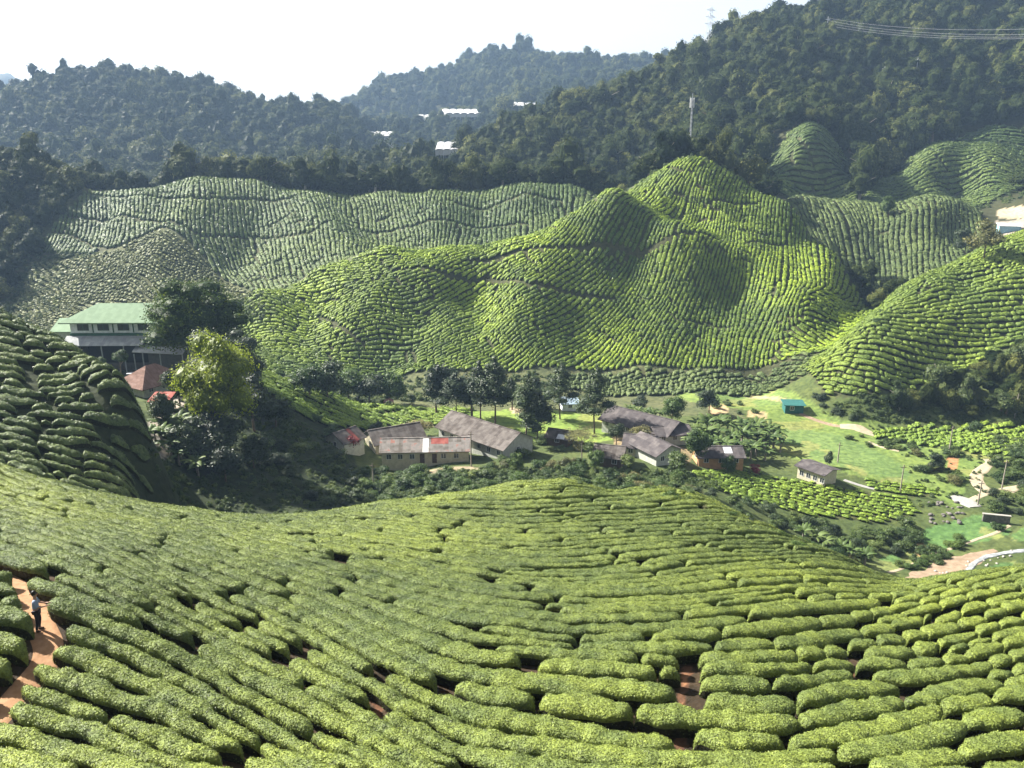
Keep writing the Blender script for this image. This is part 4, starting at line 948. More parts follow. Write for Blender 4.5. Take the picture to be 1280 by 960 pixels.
class Bx:
    """collects boxes / slabs / prisms into one mesh"""
    def __init__(s): s.V = []; s.F = []
    def quadbox(s, c8):
        k = len(s.V); s.V += list(c8); s.F += [tuple(k + i for i in f) for f in ((0, 3, 2, 1), (4, 5, 6, 7), (0, 1, 5, 4), (1, 2, 6, 5), (2, 3, 7, 6), (3, 0, 4, 7))]; return s
    def box(s, x0, x1, y0, y1, z0, z1): return s.quadbox([(x0, y0, z0), (x1, y0, z0), (x1, y1, z0), (x0, y1, z0), (x0, y0, z1), (x1, y0, z1), (x1, y1, z1), (x0, y1, z1)])
    def slab(s, a, b, c, d, th):   # a,b,c,d top corners counter clockwise seen from above
        return s.quadbox([(p[0], p[1], p[2] - th) for p in (a, b, c, d)] + [a, b, c, d])
    def poly(s, pts_): k = len(s.V); s.V += list(pts_); s.F.append(tuple(range(k, k + len(pts_)))); return s
    def bar(s, p, q, r):
        p = Vector(p); q = Vector(q); d_ = (q - p).normalized(); a = d_.cross(Vector((0.3, .9, .2))).normalized() * r; b = d_.cross(a).normalized() * r
        return s.quadbox([tuple(v) for v in (p - a - b, p + a - b, p + a + b, p - a + b, q - a - b, q + a - b, q + a + b, q - a + b)])
    def make(s, name, mat, parent=None, loc=None, smooth=False):
        me = bpy.data.meshes.new(name); me.from_pydata([tuple(v) for v in s.V], [], s.F); me.materials.append(MAT[mat]); me.update()
        if smooth: me.polygons.foreach_set("use_smooth", np.ones(len(me.polygons), bool))
        return link(name, me, parent, loc)
def root(name, x, y, z, rz, label, cat, group=None):
    e = bpy.data.objects.new(name, None); COL.objects.link(e); e.location = (x, y, z); e.rotation_euler = (0, 0, rz); return tag(e, label, cat, group)
def window(parent, wx, y, z0, w_, h_, frame="white_paint", axis='x', side=-1):
    f = Bx(); p = Bx(); t_ = .07; e = .05 * side
    def bb(B, u0, u1, z0_, z1_, d0, d1):
        lo, hi = sorted((y + d0 * side, y + d1 * side))
        if axis == 'x': B.box(u0, u1, lo, hi, z0_, z1_)
        else: B.box(lo, hi, u0, u1, z0_, z1_)
    bb(f, wx, wx + t_, z0, z0 + h_, -.02, .05); bb(f, wx + w_ - t_, wx + w_, z0, z0 + h_, -.02, .05); bb(f, wx + t_, wx + w_ - t_, z0, z0 + t_, -.02, .05); bb(f, wx + t_, wx + w_ - t_, z0 + h_ - t_, z0 + h_, -.02, .05); bb(f, wx + w_ / 2 - .03, wx + w_ / 2 + .03, z0 + t_, z0 + h_ - t_, .022, .045)
    bb(p, wx + t_, wx + w_ - t_, z0 + t_, z0 + h_ - t_, -.02, .02)
    fr = f.make("window", frame, parent); p.make("pane", "glass_dark", fr)
def door(parent, wx, y, w_, h_, mat="wood_dark", side=-1):
    lo, hi = sorted((y - .02 * side, y + .04 * side)); d_ = Bx().box(wx, wx + w_, lo, hi, 0.02, h_).make("door", mat, parent)
    lo, hi = sorted((y + .042 * side, y + .1 * side)); Bx().box(wx + w_ - .16, wx + w_ - .1, lo, hi, 1., 1.12).make("handle", "steel_grey", d_)

def house(a, b, W_, H, label, wall="cream_wall", roof="roof_brown", rise=None, ov=.5, wins=None, doors=(), hip=False, sink=1.5, gwin=True, name="house", mono=False, depth_len=None, patches=()):
    """a, b: ends of the wall nearest the viewer; local x runs along it, y away from the viewer"""
    a = Vector(a); b = Vector(b); L = (b.xy - a.xy).length; rz = math.atan2(b.y - a.y, b.x - a.x); z = max(a.z, b.z) - .15
    if depth_len: pass
    e = root(name, a.x, a.y, z, rz, label, "house"); rise = rise if rise is not None else W_ * .24; wl = Bx(); turn = depth_len is not None
    if turn: Wd = depth_len
    else: Wd = W_
    wl.box(0, L, 0, Wd, -sink, H)
    if not hip and not mono:
        if not turn:
            k = len(wl.V)
            for x in (0.0, L - .12): wl.V += [(x, 0, H), (x, Wd, H), (x, Wd / 2, H + rise), (x + .12, 0, H), (x + .12, Wd, H), (x + .12, Wd / 2, H + rise)]
            for q in (k, k + 6): wl.F += [(q, q + 2, q + 1), (q + 3, q + 4, q + 5), (q, q + 3, q + 5, q + 2), (q + 1, q + 2, q + 5, q + 4)]
        else:
            k = len(wl.V)
            for y_ in (0.0, Wd - .12): wl.V += [(0, y_, H), (L, y_, H), (L / 2, y_, H + rise), (0, y_ + .12, H), (L, y_ + .12, H), (L / 2, y_ + .12, H + rise)]
            for q in (k, k + 6): wl.F += [(q, q + 1, q + 2), (q + 3, q + 5, q + 4), (q, q + 2, q + 5, q + 3), (q + 1, q + 4, q + 5, q + 2)]
    wl.make("wall", wall, e); rf = Bx(); th = .12
    if mono: rf.slab((-ov, -ov, H + .13), (L + ov, -ov, H + .13), (L + ov, Wd + ov, H + rise + .13), (-ov, Wd + ov, H + rise + .13), th)
    elif hip:
        m = Wd / 2; dz = rise * ov / m; c = [(-ov, -ov, H - dz + .1), (L + ov, -ov, H - dz + .1), (L + ov, Wd + ov, H - dz + .1), (-ov, Wd + ov, H - dz + .1)]; r0 = (min(m, L / 2 - .2), m, H + rise + .1); r1 = (max(L - m, L / 2 + .2), m, H + rise + .1)
        k = len(rf.V); rf.V += c + [r0, r1] + [(q[0], q[1], q[2] - .15) for q in c]; rf.F += [(k, k + 1, k + 5, k + 4), (k + 1, k + 2, k + 5), (k + 2, k + 3, k + 4, k + 5), (k + 3, k, k + 4), (k, k + 6, k + 7, k + 1), (k + 1, k + 7, k + 8, k + 2), (k + 2, k + 8, k + 9, k + 3), (k + 3, k + 9, k + 6, k), (k + 6, k + 9, k + 8, k + 7)]
    else:
        s_ = rise / ((L if turn else Wd) / 2); dz = s_ * ov
        if not turn:
            rf.slab((-ov, -ov, H - dz + .13), (L + ov, -ov, H - dz + .13), (L + ov, Wd / 2, H + rise + .13), (-ov, Wd / 2, H + rise + .13), th)
            rf.slab((-ov, Wd / 2 + .003, H + rise + .127), (L + ov, Wd / 2 + .003, H + rise + .127), (L + ov, Wd + ov, H - dz + .13), (-ov, Wd + ov, H - dz + .13), th)
            rf.box(-ov - .02, L + ov + .02, Wd / 2 - .16, Wd / 2 + .16, H + rise + .09, H + rise + .17)
        else:
            rf.slab((-ov, -ov, H - dz + .13), (L / 2, -ov, H + rise + .13), (L / 2, Wd + ov, H + rise + .13), (-ov, Wd + ov, H - dz + .13), th)
            rf.slab((L / 2 + .003, -ov, H + rise + .127), (L + ov, -ov, H - dz + .13), (L + ov, Wd + ov, H - dz + .13), (L / 2 + .003, Wd + ov, H + rise + .127), th)
    ro = rf.make("roof", roof, e)
    for (x0, x1, f0, f1, mt) in patches:      # single replaced sheets, front slope
        s_ = rise / (Wd / 2); y0 = -ov + (Wd / 2 + ov) * f0; y1 = -ov + (Wd / 2 + ov) * f1; zz = lambda q: H + s_ * q + .145
        Bx().slab((x0, y0, zz(y0)), (x1, y0, zz(y0)), (x1, y1, zz(y1)), (x0, y1, zz(y1)), .03).make("roof_sheet", mt, ro)
    if wins is None: wins = [L * (i + .5) / int(L / 2.6) - .5 for i in range(int(L / 2.6))] if L > 3 else []
    for wx in wins: window(e, wx, 0, .95, 1.05, 1.15)
    if gwin and Wd > 3:
        window(e, Wd * .5 - .5, 0, .95, 1., 1.1, axis='y', side=-1); window(e, Wd * .5 - .5, L, .95, 1., 1.1, axis='y', side=1)
    for wx in doors: door(e, wx, 0, .95, 2.05)
    return e
def hp(px, py): return hit(px, py)
house(hp(478, 587), hp(586, 577), 6.2, 2.7, "long cream house with a patched rusty sheet roof at the front of the village", roof="roof_rusty", rise=1.6, wins=[.9, 3.2, 5.6, 12.0, 14.6], doors=(7.7, 10.2), patches=((8.3, 9.5, 0, 1, "white_paint"), (10.0, 13.5, .55, .98, "roof_red")))
house(hp(549, 558), hp(629, 576), 9.0, 2.9, "large house with a long dark grey gabled roof behind the front house", wall="grey_wall", roof="roof_brown", rise=2.3, ov=.7)
house(hp(470, 568), hp(531, 562), 7.5, 2.4, "brown-roofed house tucked behind the front house", roof="roof_brown", rise=2.0)
house(hp(431, 567), hp(456, 570), 6.0, 2.4, "small left house with a red-edged brown roof", wall="grey_wall", roof="roof_brown", rise=1.5, patches=((2.8, 3.7, 0, 1, "roof_red"),))
house(hp(752, 540), hp(832, 556), 9.0, 2.5, "longest dark-roofed block at the back of the village", wall="grey_wall", roof="roof_dark", rise=2.0, ov=.8)
house(hp(822, 556), hp(864, 556), 6.0, 2.2, "low dark-roofed annex at the right end of the long block", wall="grey_wall", roof="roof_dark", rise=1.0)
house(hp(779, 570), hp(814, 574), 7.0, 2.3, "brown-roofed house left of the gabled house", wall="cream_wall", roof="roof_dark", rise=1.6, patches=((2.2, 3.1, .5, .8, "pale_steel"),))
house(hp(820, 583), hp(850, 580), 6.0, 2.7, "house showing its pale gable end in the middle of the village", wall="grey_wall", roof="roof_dark", rise=1.5, depth_len=8.5, gwin=False, ov=.7)
house(hp(742, 582), hp(776, 586), 6.0, 2.3, "small brown-roofed house beside the flat-topped tree", wall="wood_dark", roof="roof_brown", rise=1.4)
house(hp(683, 556), hp(709, 559), 5.0, 2.0, "little hut with a white roof sheet right of the lawn trees", wall="wood_dark", roof="roof_brown", rise=1.1, patches=((2.4, 4.2, .05, .5, "pale_steel"),))
house(hp(873, 583), hp(928, 591), 6.0, 2.2, "low orange-walled house by the banana grove", wall="orange_wall", roof="roof_dark", rise=1.2, patches=((5.5, 7.2, .4, .9, "pale_steel"),))
house(hp(996, 597), hp(1028, 609), 4.6, 2.9, "cream hut with dark flat-pitched roof on the bright tea terrace", wall="cream_wall", roof="roof_dark", rise=.55, ov=.6, wins=[.5, 2.1, 3.7, 5.3], gwin=False)
house(hp(703, 514), hp(722, 514), 4.5, 2.2, "shed with a pale blue roof beyond the lawn", wall="white_wall", roof="roof_lightblue", rise=.9)
house(hp(981, 517), hp(1004, 517), 3.6, 2.3, "teal cabin at the edge of the vegetable fields", wall="teal_paint", roof="teal_paint", rise=.25, mono=True, wins=[1.2], gwin=False, name="cabin")
# hip roofed house in front of the factory
A1 = at(181, 152); B1 = at(232, 160); house((A1[0], A1[1], A1[2]), (B1[0], B1[1], B1[2] ), 7.2, 2.6, "brown hip-roofed house below the factory yard", roof="roof_tile", rise=2.6, hip=True, ov=.9, wall="grey_wall")
A1 = at(190, 143); B1 = at(210, 143); house(A1, B1, 3.0, 1.9, "small red-roofed lean-to before the hip-roofed house", roof="roof_red", rise=.7, mono=True, wall="wood_dark", gwin=False, wins=[])

# factory
fx0, fy, fz = at(84, 183); e = root("factory", fx0, fy, fz - 1.6, R(1), "large factory with a pale green hipped roof above a white upper storey", "factory"); Lf = 27.0
Bx().box(0, 3.0, 1.0, 12, -3, 6.2).box(3.0, Lf, 4.5, 12, -3, 6.2).box(Lf - 9, Lf, 1.2, 4.5, -3, 4.2).make("lower_wall", "dark_wall", e)
Bx().box(3.0, Lf - 9.2, 4.38, 4.48, 0, 5.2).make("unlit_floor_panel", "dark_interior", e)  # near-black panel stands in for the unlit ground floor
Bx().box(0.4, Lf, 2.2, 12.1, 6.203, 7.6).make("ledge_band", "green_trim", e)
up = Bx().box(.6, Lf - .2, 2.4, 12, 7.603, 10.4).make("upper_wall", "white_wall", e)
for i in range(5):
    window(e, 2.2 + i * 4.6, 2.4, 8.15, 2.6, 1.7, "green_trim")
    if i < 4: Bx().box(5.62 + i * 4.6, 5.86 + i * 4.6, 2.28, 2.397, 7.7, 10.3).make("drainpipe", "green_trim", e)
rf = Bx(); c = [(-1.2, .8, 10.3), (Lf + 1, .8, 10.3), (Lf + 1, 13.6, 10.3), (-1.2, 13.6, 10.3)]; r0 = (5.4, 7.2, 13.6); r1 = (Lf - 5, 7.2, 13.6); k = 0
rf.V += c + [r0, r1] + [(q[0], q[1], q[2] - .25) for q in c]; rf.F += [(0, 1, 5, 4), (1, 2, 5), (2, 3, 4, 5), (3, 0, 4), (0, 6, 7, 1), (1, 7, 8, 2), (2, 8, 9, 3), (3, 9, 6, 0), (6, 9, 8, 7)]
rf.make("roof", "roof_green", e)
aw = Bx().slab((-.3, -1.2, 5.5), (Lf - 9, -1.2, 5.5), (Lf - 9, 2.1, 7.0), (-.3, 2.1, 7.0), .12).make("awning", "roof_awning", e)
aw2 = Bx().slab((Lf - 11, -2.4, 4.3), (Lf + .3, -2.4, 3.7), (Lf + .3, 1.1, 4.9), (Lf - 11, 1.1, 5.35), .12).make("awning", "roof_awning", e)
for x_ in (0, 3.2, 8.5, 13.5, Lf - 9.4): Bx().box(x_, x_ + .22, -1.0, -.78, -1, 5.4).make("post", "steel_grey", aw)
for x_ in (Lf - 10.8, Lf - 5, Lf): Bx().box(x_, x_ + .2, -2.2, -2.0, -1, 3.75).make("post", "steel_grey", aw2)
Bx().box(-5.2, -.02, 5.6, 11.5, -3, 7.2).make("side_wing", "grey_wall", e); Bx().slab((-5.8, 5.0, 7.3), (-.02, 5.0, 7.3), (-.02, 10.5, 9.4), (-5.8, 10.5, 9.4), .15).make("wing_roof", "roof_green", e)
# vehicle, pillar
def car(x, y, z, rz, label):
    e = root("parked_car", x, y, z, rz, label, "car"); L_, W2 = 3.9, .82; pr = [(-1.95, .45), (-1.95, .85), (-1.85, .98), (-.9, 1.05), (-.55, 1.72), (1.55, 1.78), (1.9, 1.05), (1.95, .45)]
    V = [(a_, s * W2 * (1 if h_ < 1.1 else .88), h_) for s in (-1, 1) for a_, h_ in pr]; n = len(pr); F = [tuple(range(n)), tuple(range(2 * n - 1, n - 1, -1))] + [(i, i + n, (i + 1) % n + n, (i + 1) % n) for i in range(n)]
    b = Bx(); b.V = V; b.F = F; bo = b.make("body", "car_dark", e)
    for s in (-1, 1): Bx().quadbox([(-.62, s * .80 - .02, 1.12), (1.5, s * .80 - .02, 1.12), (1.5, s * .80 + .02, 1.12), (-.62, s * .80 + .02, 1.12), (-.48, s * .735 - .02, 1.62), (1.42, s * .735 - .02, 1.62), (1.42, s * .735 + .02, 1.62), (-.48, s * .735 + .02, 1.62)]).make("side_window", "glass_dark", e)
    Bx().slab((-.5, -.7, 1.80), (1.5, -.7, 1.84), (1.5, .7, 1.84), (-.5, .7, 1.80), .05).make("roof_panel", "pale_steel", e)
    Bx().slab((-.93, -.66, 1.10), (-.93, .66, 1.10), (-.6, .62, 1.66), (-.6, -.62, 1.66), .02).make("windscreen", "glass_dark", e)
    for a_ in (-1.25, 1.25):
        for s in (-1, 1):
            V, F = tube([(a_, s * .68, .36), (a_, s * .70, .36), (a_, s * .88, .36), (a_, s * .89, .36)], [.02, .36, .36, .02], 16); wh = link("wheel", mesh_np("wheel", V, F, [MAT["rubber"]]), e)
            V, F = tube([(a_, s * .885, .36), (a_, s * .905, .36), (a_, s * .91, .36)], [.2, .2, .01], 12); link("rim", mesh_np("rim", V, F, [MAT["pale_steel"]]), wh)
    for s in (-.5, .5): Bx().box(-1.98, -1.93, s - .12, s + .12, .72, .88).make("headlight", "white_paint", e)
cx_, cy_, cz_ = at(163, 178); car(cx_, cy_, cz_, R(8), "dark jeep with a pale roof parked in the factory yard")
x_, y_, z_ = at(129, 176); e = root("gate_pillar", x_, y_, z_, 0, "white pillar at the left edge of the factory yard", "pillar"); Bx().box(-.35, .35, -.3, .3, -.3, 1.9).make("shaft", "white_paint", e); Bx().box(-.45, .45, -.4, .4, 1.9, 2.05).make("cap", "white_paint", e)
# pink shelter
x_, y_, z_ = hit(486, 507); e = root("tarp_shelter", x_, y_, z_, .1, "pink tarpaulin shelter at the left end of the lawn", "shelter")
Bx().slab((-1.3, -1, 1.2), (0, -1, 1.9), (0, 1, 1.9), (-1.3, 1, 1.2), .03).slab((0.004, -1, 1.9), (1.3, -1, 1.2), (1.3, 1, 1.2), (0.004, 1, 1.9), .03).make("tarpaulin", "pink_tarp", e)
for sx in (-1.2, 1.2):
    for sy in (-.9, .9): Bx().box(sx - .05, sx + .05, sy - .05, sy + .05, 0, 1.22).make("post", "wood_dark", e)
# blue-white parked truck / shed on the road cut
x_, y_, z_ = hit(1262, 290); e = root("roadside_shed", x_, y_, z_, R(-15), "blue shed with a white roof beside the road at far right", "shed"); Bx().box(-4, 4, 0, 4, -1.5, 2.3).make("wall", "tank_blue", e); Bx().slab((-4.4, -.4, 2.45), (4.4, -.4, 2.45), (4.4, 4.4, 3.2), (-4.4, 4.4, 3.2), .12).make("roof", "white_paint", e)
# greenhouses: ranks of white film tunnels
def greenhouse(px, py, wpx, n, dl, rz, label, Y=None):
    x, y, z = hit(px, py) if Y is None else at(px, Y); Wt = 1.3 * wpx * depth(x, y, z) / FPX; w1 = Wt / n; e = root("greenhouse", x, y, z + 5, R(rz), label, "greenhouse", "white greenhouses on the far ridges"); e.rotation_euler = (R(13), 0, R(rz)); b = Bx(); p = Bx()
    for i in range(n):
        x0 = -Wt / 2 + i * w1; prf = [(x0 + w1 * (.5 - .5 * math.cos(t_)), 3.2 + w1 * .16 * math.sin(t_)) for t_ in np.linspace(0, math.pi, 7)]
        for a_, c_ in zip(prf[:-1], prf[1:]): b.slab((a_[0], 0, a_[1]), (c_[0], 0, c_[1]), (c_[0], dl, c_[1]), (a_[0], dl, a_[1]), .08)
        for yy in (0.1, dl - .3): p.box(x0, x0 + .25, yy, yy + .25, -7, 3.2)
    b.box(-Wt / 2 + .3, Wt / 2 - .3, .3, dl - .4, -.5, 3.19)
    b.make("roof_film", "greenhouse_film", e); p.make("frame", "pale_steel", e)
for q_ in GHL: greenhouse(*q_)
# masts and poles
def lattice(px, Y, hpx, w0, w1, arms, label, mat="steel_grey", base=None, name="pylon", cat="pylon"):
    x, y, z = at(px, Y); D_ = depth(x, y, z); H = hpx * D_ / FPX; e = root(name, x, y, z, .4, label, cat); b = Bx(); n = max(6, int(H / (w0 * 1.2 + 1)))
    pt = lambda k, sx, sy: ((w0 + (w1 - w0) * k / n) * sx / 2, (w0 + (w1 - w0) * k / n) * sy / 2, H * k / n); r = .05 + w0 * .012
    cr = [(-1, -1), (1, -1), (1, 1), (-1, 1)]
    for k in range(n):
        for i in range(4):
            a_, c_ = cr[i], cr[(i + 1) % 4]; b.bar(pt(k, *a_), pt(k + 1, *a_), r); b.bar(pt(k, *a_), pt(k + 1, *c_), r * .6); b.bar(pt(k + 1, *a_), pt(k + 1, *c_), r * .6)
    b.make("lattice_frame", mat, e)
    for fr, hw in arms: Bx().bar((-hw, 0, H * fr), (hw, 0, H * fr), r * 1.3).bar((-hw, 0, H * fr), (0, 0, H * fr + hw * .3), r).bar((hw, 0, H * fr), (0, 0, H * fr + hw * .3), r).make("cross_arm", mat, e)
    return e, H
lattice(885, 690, 56, 6.5, 1.6, [(.66, 5), (.8, 4.5), (.94, 4)], "faint lattice pylon rising behind the wooded skyline", "pale_steel")
e, H = lattice(859, 425, 108, .8, .5, [], "slim grey lattice phone mast behind the highest tea peak", "steel_grey", name="phone_mast", cat="mast")
for i, (ax, ay) in enumerate([(-1.1, 0), (1.1, .2), (0, 1.1)]): Bx().bar((0, 0, H - 3), (ax, ay, H - 3), .06).box(ax - .22, ax + .22, ay - .12, ay + .12, H - 4.2, H + .4).make("antenna", "white_paint", e)
Bx().bar((0, 0, H), (0, 0, H + 2.5), .06).make("lightning_rod", "pale_steel", e)
def pole(px, py, hpx, label, group=None):
    x, y, z = hit(px, py); H = hpx * depth(x, y, z) / FPX / CP; e = root("utility_pole", x, y, z, random.uniform(-.4, .4), label, "utility pole", group)
    V, F = tube([(0, 0, -.4), (0, 0, H * .5), (.03, 0, H)], [.15, .13, .10], 8); link("shaft", mesh_np("shaft", V, F, [MAT["pale_bark"]]), e); Bx().box(-.6, .6, -.05, .05, H - .6, H - .5).make("cross_arm", "wood_dark", e); return (x, y, z + H)
poles = [pole(1047, 578, 25, "utility pole above the cream hut"), pole(1125, 616, 36, "utility pole at the right end of the bright tea terrace"), pole(1222, 632, 32, "utility pole beside the concrete slab"), pole(1252, 612, 38, "utility pole inside the looping road"), pole(589, 583, 44, "thin pole at the right gable of the front house"), pole(1268, 522, 30, "utility pole at the end of the far tea strip"), pole(1186, 566, 34, "utility pole in the green fields"), pole(467, 612, 34, "short wooden pole in the thicket below the front house")]
def wire(p, q, sag, r, name, label, group):
    k = 14; pts_ = [tuple(Vector(p).lerp(Vector(q), i / k) - Vector((0, 0, sag * 4 * (i / k) * (1 - i / k)))) for i in range(k + 1)]
    V, F = tube(pts_, [r] * (k + 1), 4); o = link(name, mesh_np(name, V, F, [MAT["steel_grey"]])); tag(o, label, "power line", group)
# high line over the wooded hill at right
def space(px, py, Y): u, t = ray(px, py); return (u * Y, Y, CAMZ + t * Y)
hx0, hy0, hz0_ = hit(1032, 54)
for i, (pb, lb) in enumerate([((1290, 36), "topmost"), ((1290, 43), "second"), ((1290, 46), "third"), ((1290, 48), "lowest")]):
    wire((hx0, hy0, hz0_ + 16.5 - i * 1.6), space(*pb, 430), 3.0, .04, "power_line", lb + " of the power lines crossing the wooded hill", "power lines over the wooded hill")
for i in range(4): wire(space(484, 176 + i * 3, 900), space(535, 196 + i * 3.5, 620), 4, .05, "power_line", ("topmost", "second", "third", "lowest")[i] + " cable of the short span above the wooded valley at left", "cables above the wooded valley")
for px, py, Yy, lb in [(1102, 52, 560, "left grey pole on the scrubby clearing of the wooded hill"), (1143, 54, 560, "right grey pole on the scrubby clearing of the wooded hill"), (1032, 58, 560, "pole carrying the power lines at the left end of the wooded hill span")]:
    x, y, z = hit(px, 54) if px == 1032 else at(px, Yy); e = root("power_pole", x, y, z, 0, lb, "power pole"); V, F = tube([(0, 0, 0), (0, 0, 17.5 if px == 1032 else 17)], [.25, .18], 6); link("shaft", mesh_np("shaft", V, F, [MAT["steel_grey"]]), e); Bx().bar((-1.6, 0, 15.6), (1.6, 0, 15.6), .1).make("cross_arm", "pale_steel", e)
# boulders by the stream
def boulder(px, py, w_, label, group, mat="rock"):
    x, y, z = hit(px, py); r = w_ * depth(x, y, z) / FPX / 2; V, F = ICO2; V = V * (1 + .25 * (np.array([fbm(v[0] * 1.3 + px, v[1] * 1.3 + v[2], 2, 4) for v in V]))[:, None]) * np.array([1, .8, .6]) * r
    o = link("boulder", mesh_np("boulder", V, F, [MAT[mat]]), loc=(x, y, z + r * .2)); o.rotation_euler = (0, 0, random.uniform(0, 6)); tag(o, label, "boulder", group)
for i in range(30): boulder(random.uniform(1158, 1206), random.uniform(628, 656), random.uniform(3, 8), "grey boulder in the shadowed heap beside the concrete slab", "boulders beside the concrete slab")
for i in range(26):
    t_ = random.random(); boulder(1160 + 110 * t_ + random.uniform(-6, 6), 722 - 32 * t_ + random.uniform(-5, 8), random.uniform(2, 5), "pale stone on the sandy stream bed", "stones on the stream bed", "concrete")
x_, y_, z_ = hit(1228, 652); e = root("retaining_wall", x_, y_, z_, 0, "dark stone retaining wall under the looping road", "wall"); q = hit(1262, 655); dx, dy = q[0] - x_, q[1] - y_; e.rotation_euler = (0, 0, math.atan2(dy, dx)); Lw = math.hypot(dx, dy)
Bx().box(0, Lw, 0, .5, -1, 1.5).make("wall_face", "rock", e); Bx().box(-.1, Lw + .1, -.06, .56, 1.5, 1.65).make("coping", "concrete", e)
print("buildings", round(time.time() - T0, 1))
# ------------------------------------------------------------------ the person on the track
def skin_obj(name, pts_, edges, radii, mat, parent, sub=2):
    me = bpy.data.meshes.new(name); me.from_pydata(pts_, edges, []); me.materials.append(MAT[mat]); o = link(name, me, parent)
    sk = o.modifiers.new("skin", 'SKIN')
    for v, r in zip(me.skin_vertices[0].data, radii): v.radius = r if isinstance(r, tuple) else (r, r)
    me.skin_vertices[0].data[0].use_root = True
    sk.use_smooth_shade = True; sb = o.modifiers.new("sub", 'SUBSURF'); sb.levels = sub; sb.render_levels = sub; return o
flat_mat("skin", (.30, .17, .11), .6); flat_mat("shirt_cloth", (.20, .25, .34), .8); flat_mat("trouser_cloth", (.018, .02, .03), .85); flat_mat("hair_black", (.012, .010, .010), .5); flat_mat("shoe_dark", (.03, .025, .02), .6)
px_, py_, pz_ = hit(50, 789)
pr = root("person", px_, py_, pz_ + .03, R(20), "person in a light blue shirt and dark trousers standing on the red dirt track", "person")
# local: faces +x; arms reach forward over the hedge
B = {"pelvis": (0, 0, .93), "waist": (0, 0, 1.06), "chest": (.02, 0, 1.28), "neck": (.02, 0, 1.46), "head1": (.045, 0, 1.56), "head2": (.05, 0, 1.67),
 "shL": (.01, .19, 1.40), "elL": (.10, .25, 1.13), "wrL": (.33, .19, 1.08), "haL": (.41, .17, 1.09), "shR": (.01, -.19, 1.40), "elR": (.12, -.24, 1.13), "wrR": (.35, -.15, 1.12), "haR": (.43, -.13, 1.13),
 "hpL": (0, .10, .88), "knL": (.05, .11, .50), "anL": (-.02, .11, .09), "toL": (.15, .13, .04), "hpR": (0, -.10, .88), "knR": (0, -.11, .50), "anR": (-.08, -.11, .09), "toR": (.09, -.13, .04)}
K = list(B); E_ = [("pelvis", "waist"), ("waist", "chest"), ("chest", "neck"), ("neck", "head1"), ("head1", "head2"), ("chest", "shL"), ("shL", "elL"), ("elL", "wrL"), ("wrL", "haL"), ("chest", "shR"), ("shR", "elR"), ("elR", "wrR"), ("wrR", "haR"),
 ("pelvis", "hpL"), ("hpL", "knL"), ("knL", "anL"), ("anL", "toL"), ("pelvis", "hpR"), ("hpR", "knR"), ("knR", "anR"), ("anR", "toR")]
RAD = dict(pelvis=.125, waist=.115, chest=.12, neck=.055, head1=.085, head2=.09, shL=.052, elL=.042, wrL=.028, haL=.034, shR=.052, elR=.042, wrR=.028, haR=.034, hpL=.085, knL=.058, anL=.04, toL=.035, hpR=.085, knR=.058, anR=.04, toR=.035)
PV = [B[k] for k in K]; PE = [(K.index(a), K.index(b)) for a, b in E_]; PRd = [RAD[k] for k in K]
for s, w_ in (("L", 1), ("R", -1)):        # fingers and thumb
    h_ = Vector(B["ha" + s])
    for f in range(4):
        y0 = (f - 1.5) * .019; ln = (.062, .075, .07, .055)[f]; i = len(PV); PV += [tuple(h_ + Vector((.045, y0, 0))), tuple(h_ + Vector((.045 + ln * .6, y0, -.012))), tuple(h_ + Vector((.045 + ln, y0, -.035)))]; PRd += [.0095, .009, .008]; PE += [(K.index("ha" + s), i), (i, i + 1), (i + 1, i + 2)]
    i = len(PV); PV += [tuple(h_ + Vector((0, -w_ * .038, .0))), tuple(h_ + Vector((.035, -w_ * .055, -.01)))]; PRd += [.012, .010]; PE += [(K.index("ha" + s), i), (i, i + 1)]
body = skin_obj("body", PV, PE, PRd, "skin", pr)
def sel(keys, grow): 
    ks = [k for k in K if k in keys]; return [B[k] for k in ks], [(ks.index(a), ks.index(b)) for a, b in E_ if a in ks and b in ks], [RAD[k] * grow + .008 for k in ks]
v_, e_, r_ = sel({"pelvis", "waist", "chest", "shL", "elL", "shR", "elR"}, 1.08); skin_obj("shirt", v_, e_, r_, "shirt_cloth", pr)
v_, e_, r_ = sel({"pelvis", "hpL", "knL", "anL", "hpR", "knR", "anR"}, 1.1); v_[0] = (0, 0, .95); skin_obj("trousers", v_, e_, r_, "trouser_cloth", pr)
for s in (1, -1):
    ax = -.02 if s > 0 else -.08; skin_obj("shoe", [(ax - .05, s * .115, .05), (ax + .06, s * .12, .05), (ax + .17, s * .13, .04)], [(0, 1), (1, 2)], [.048, .048, .038], "shoe_dark", pr)
V, F = ICO2; hv = V * np.array([.118, .10, .125]) + np.array([.03, 0, 1.675]); hv[:, 0] -= np.clip(V[:, 0], 0, 1) * .035; link("hair", mesh_np("hair", hv, F, [MAT["hair_black"]]), pr)
link("nose", mesh_np("nose", V * np.array([.022, .014, .022]) + np.array([.145, 0, 1.62]), F, [MAT["skin"]]), pr)
for s in (1, -1): link("ear", mesh_np("ear", V * np.array([.018, .010, .028]) + np.array([.04, s * .093, 1.62]), F, [MAT["skin"]]), pr)
for s in (1, -1): link("eye", mesh_np("eye", V * np.array([.008, .012, .007]) + np.array([.128, s * .033, 1.645]), F, [MAT["hair_black"]]), pr)
link("mouth", mesh_np("mouth", V * np.array([.006, .022, .005]) + np.array([.133, 0, 1.575]), F, [MAT["red_leaves"]]), pr)
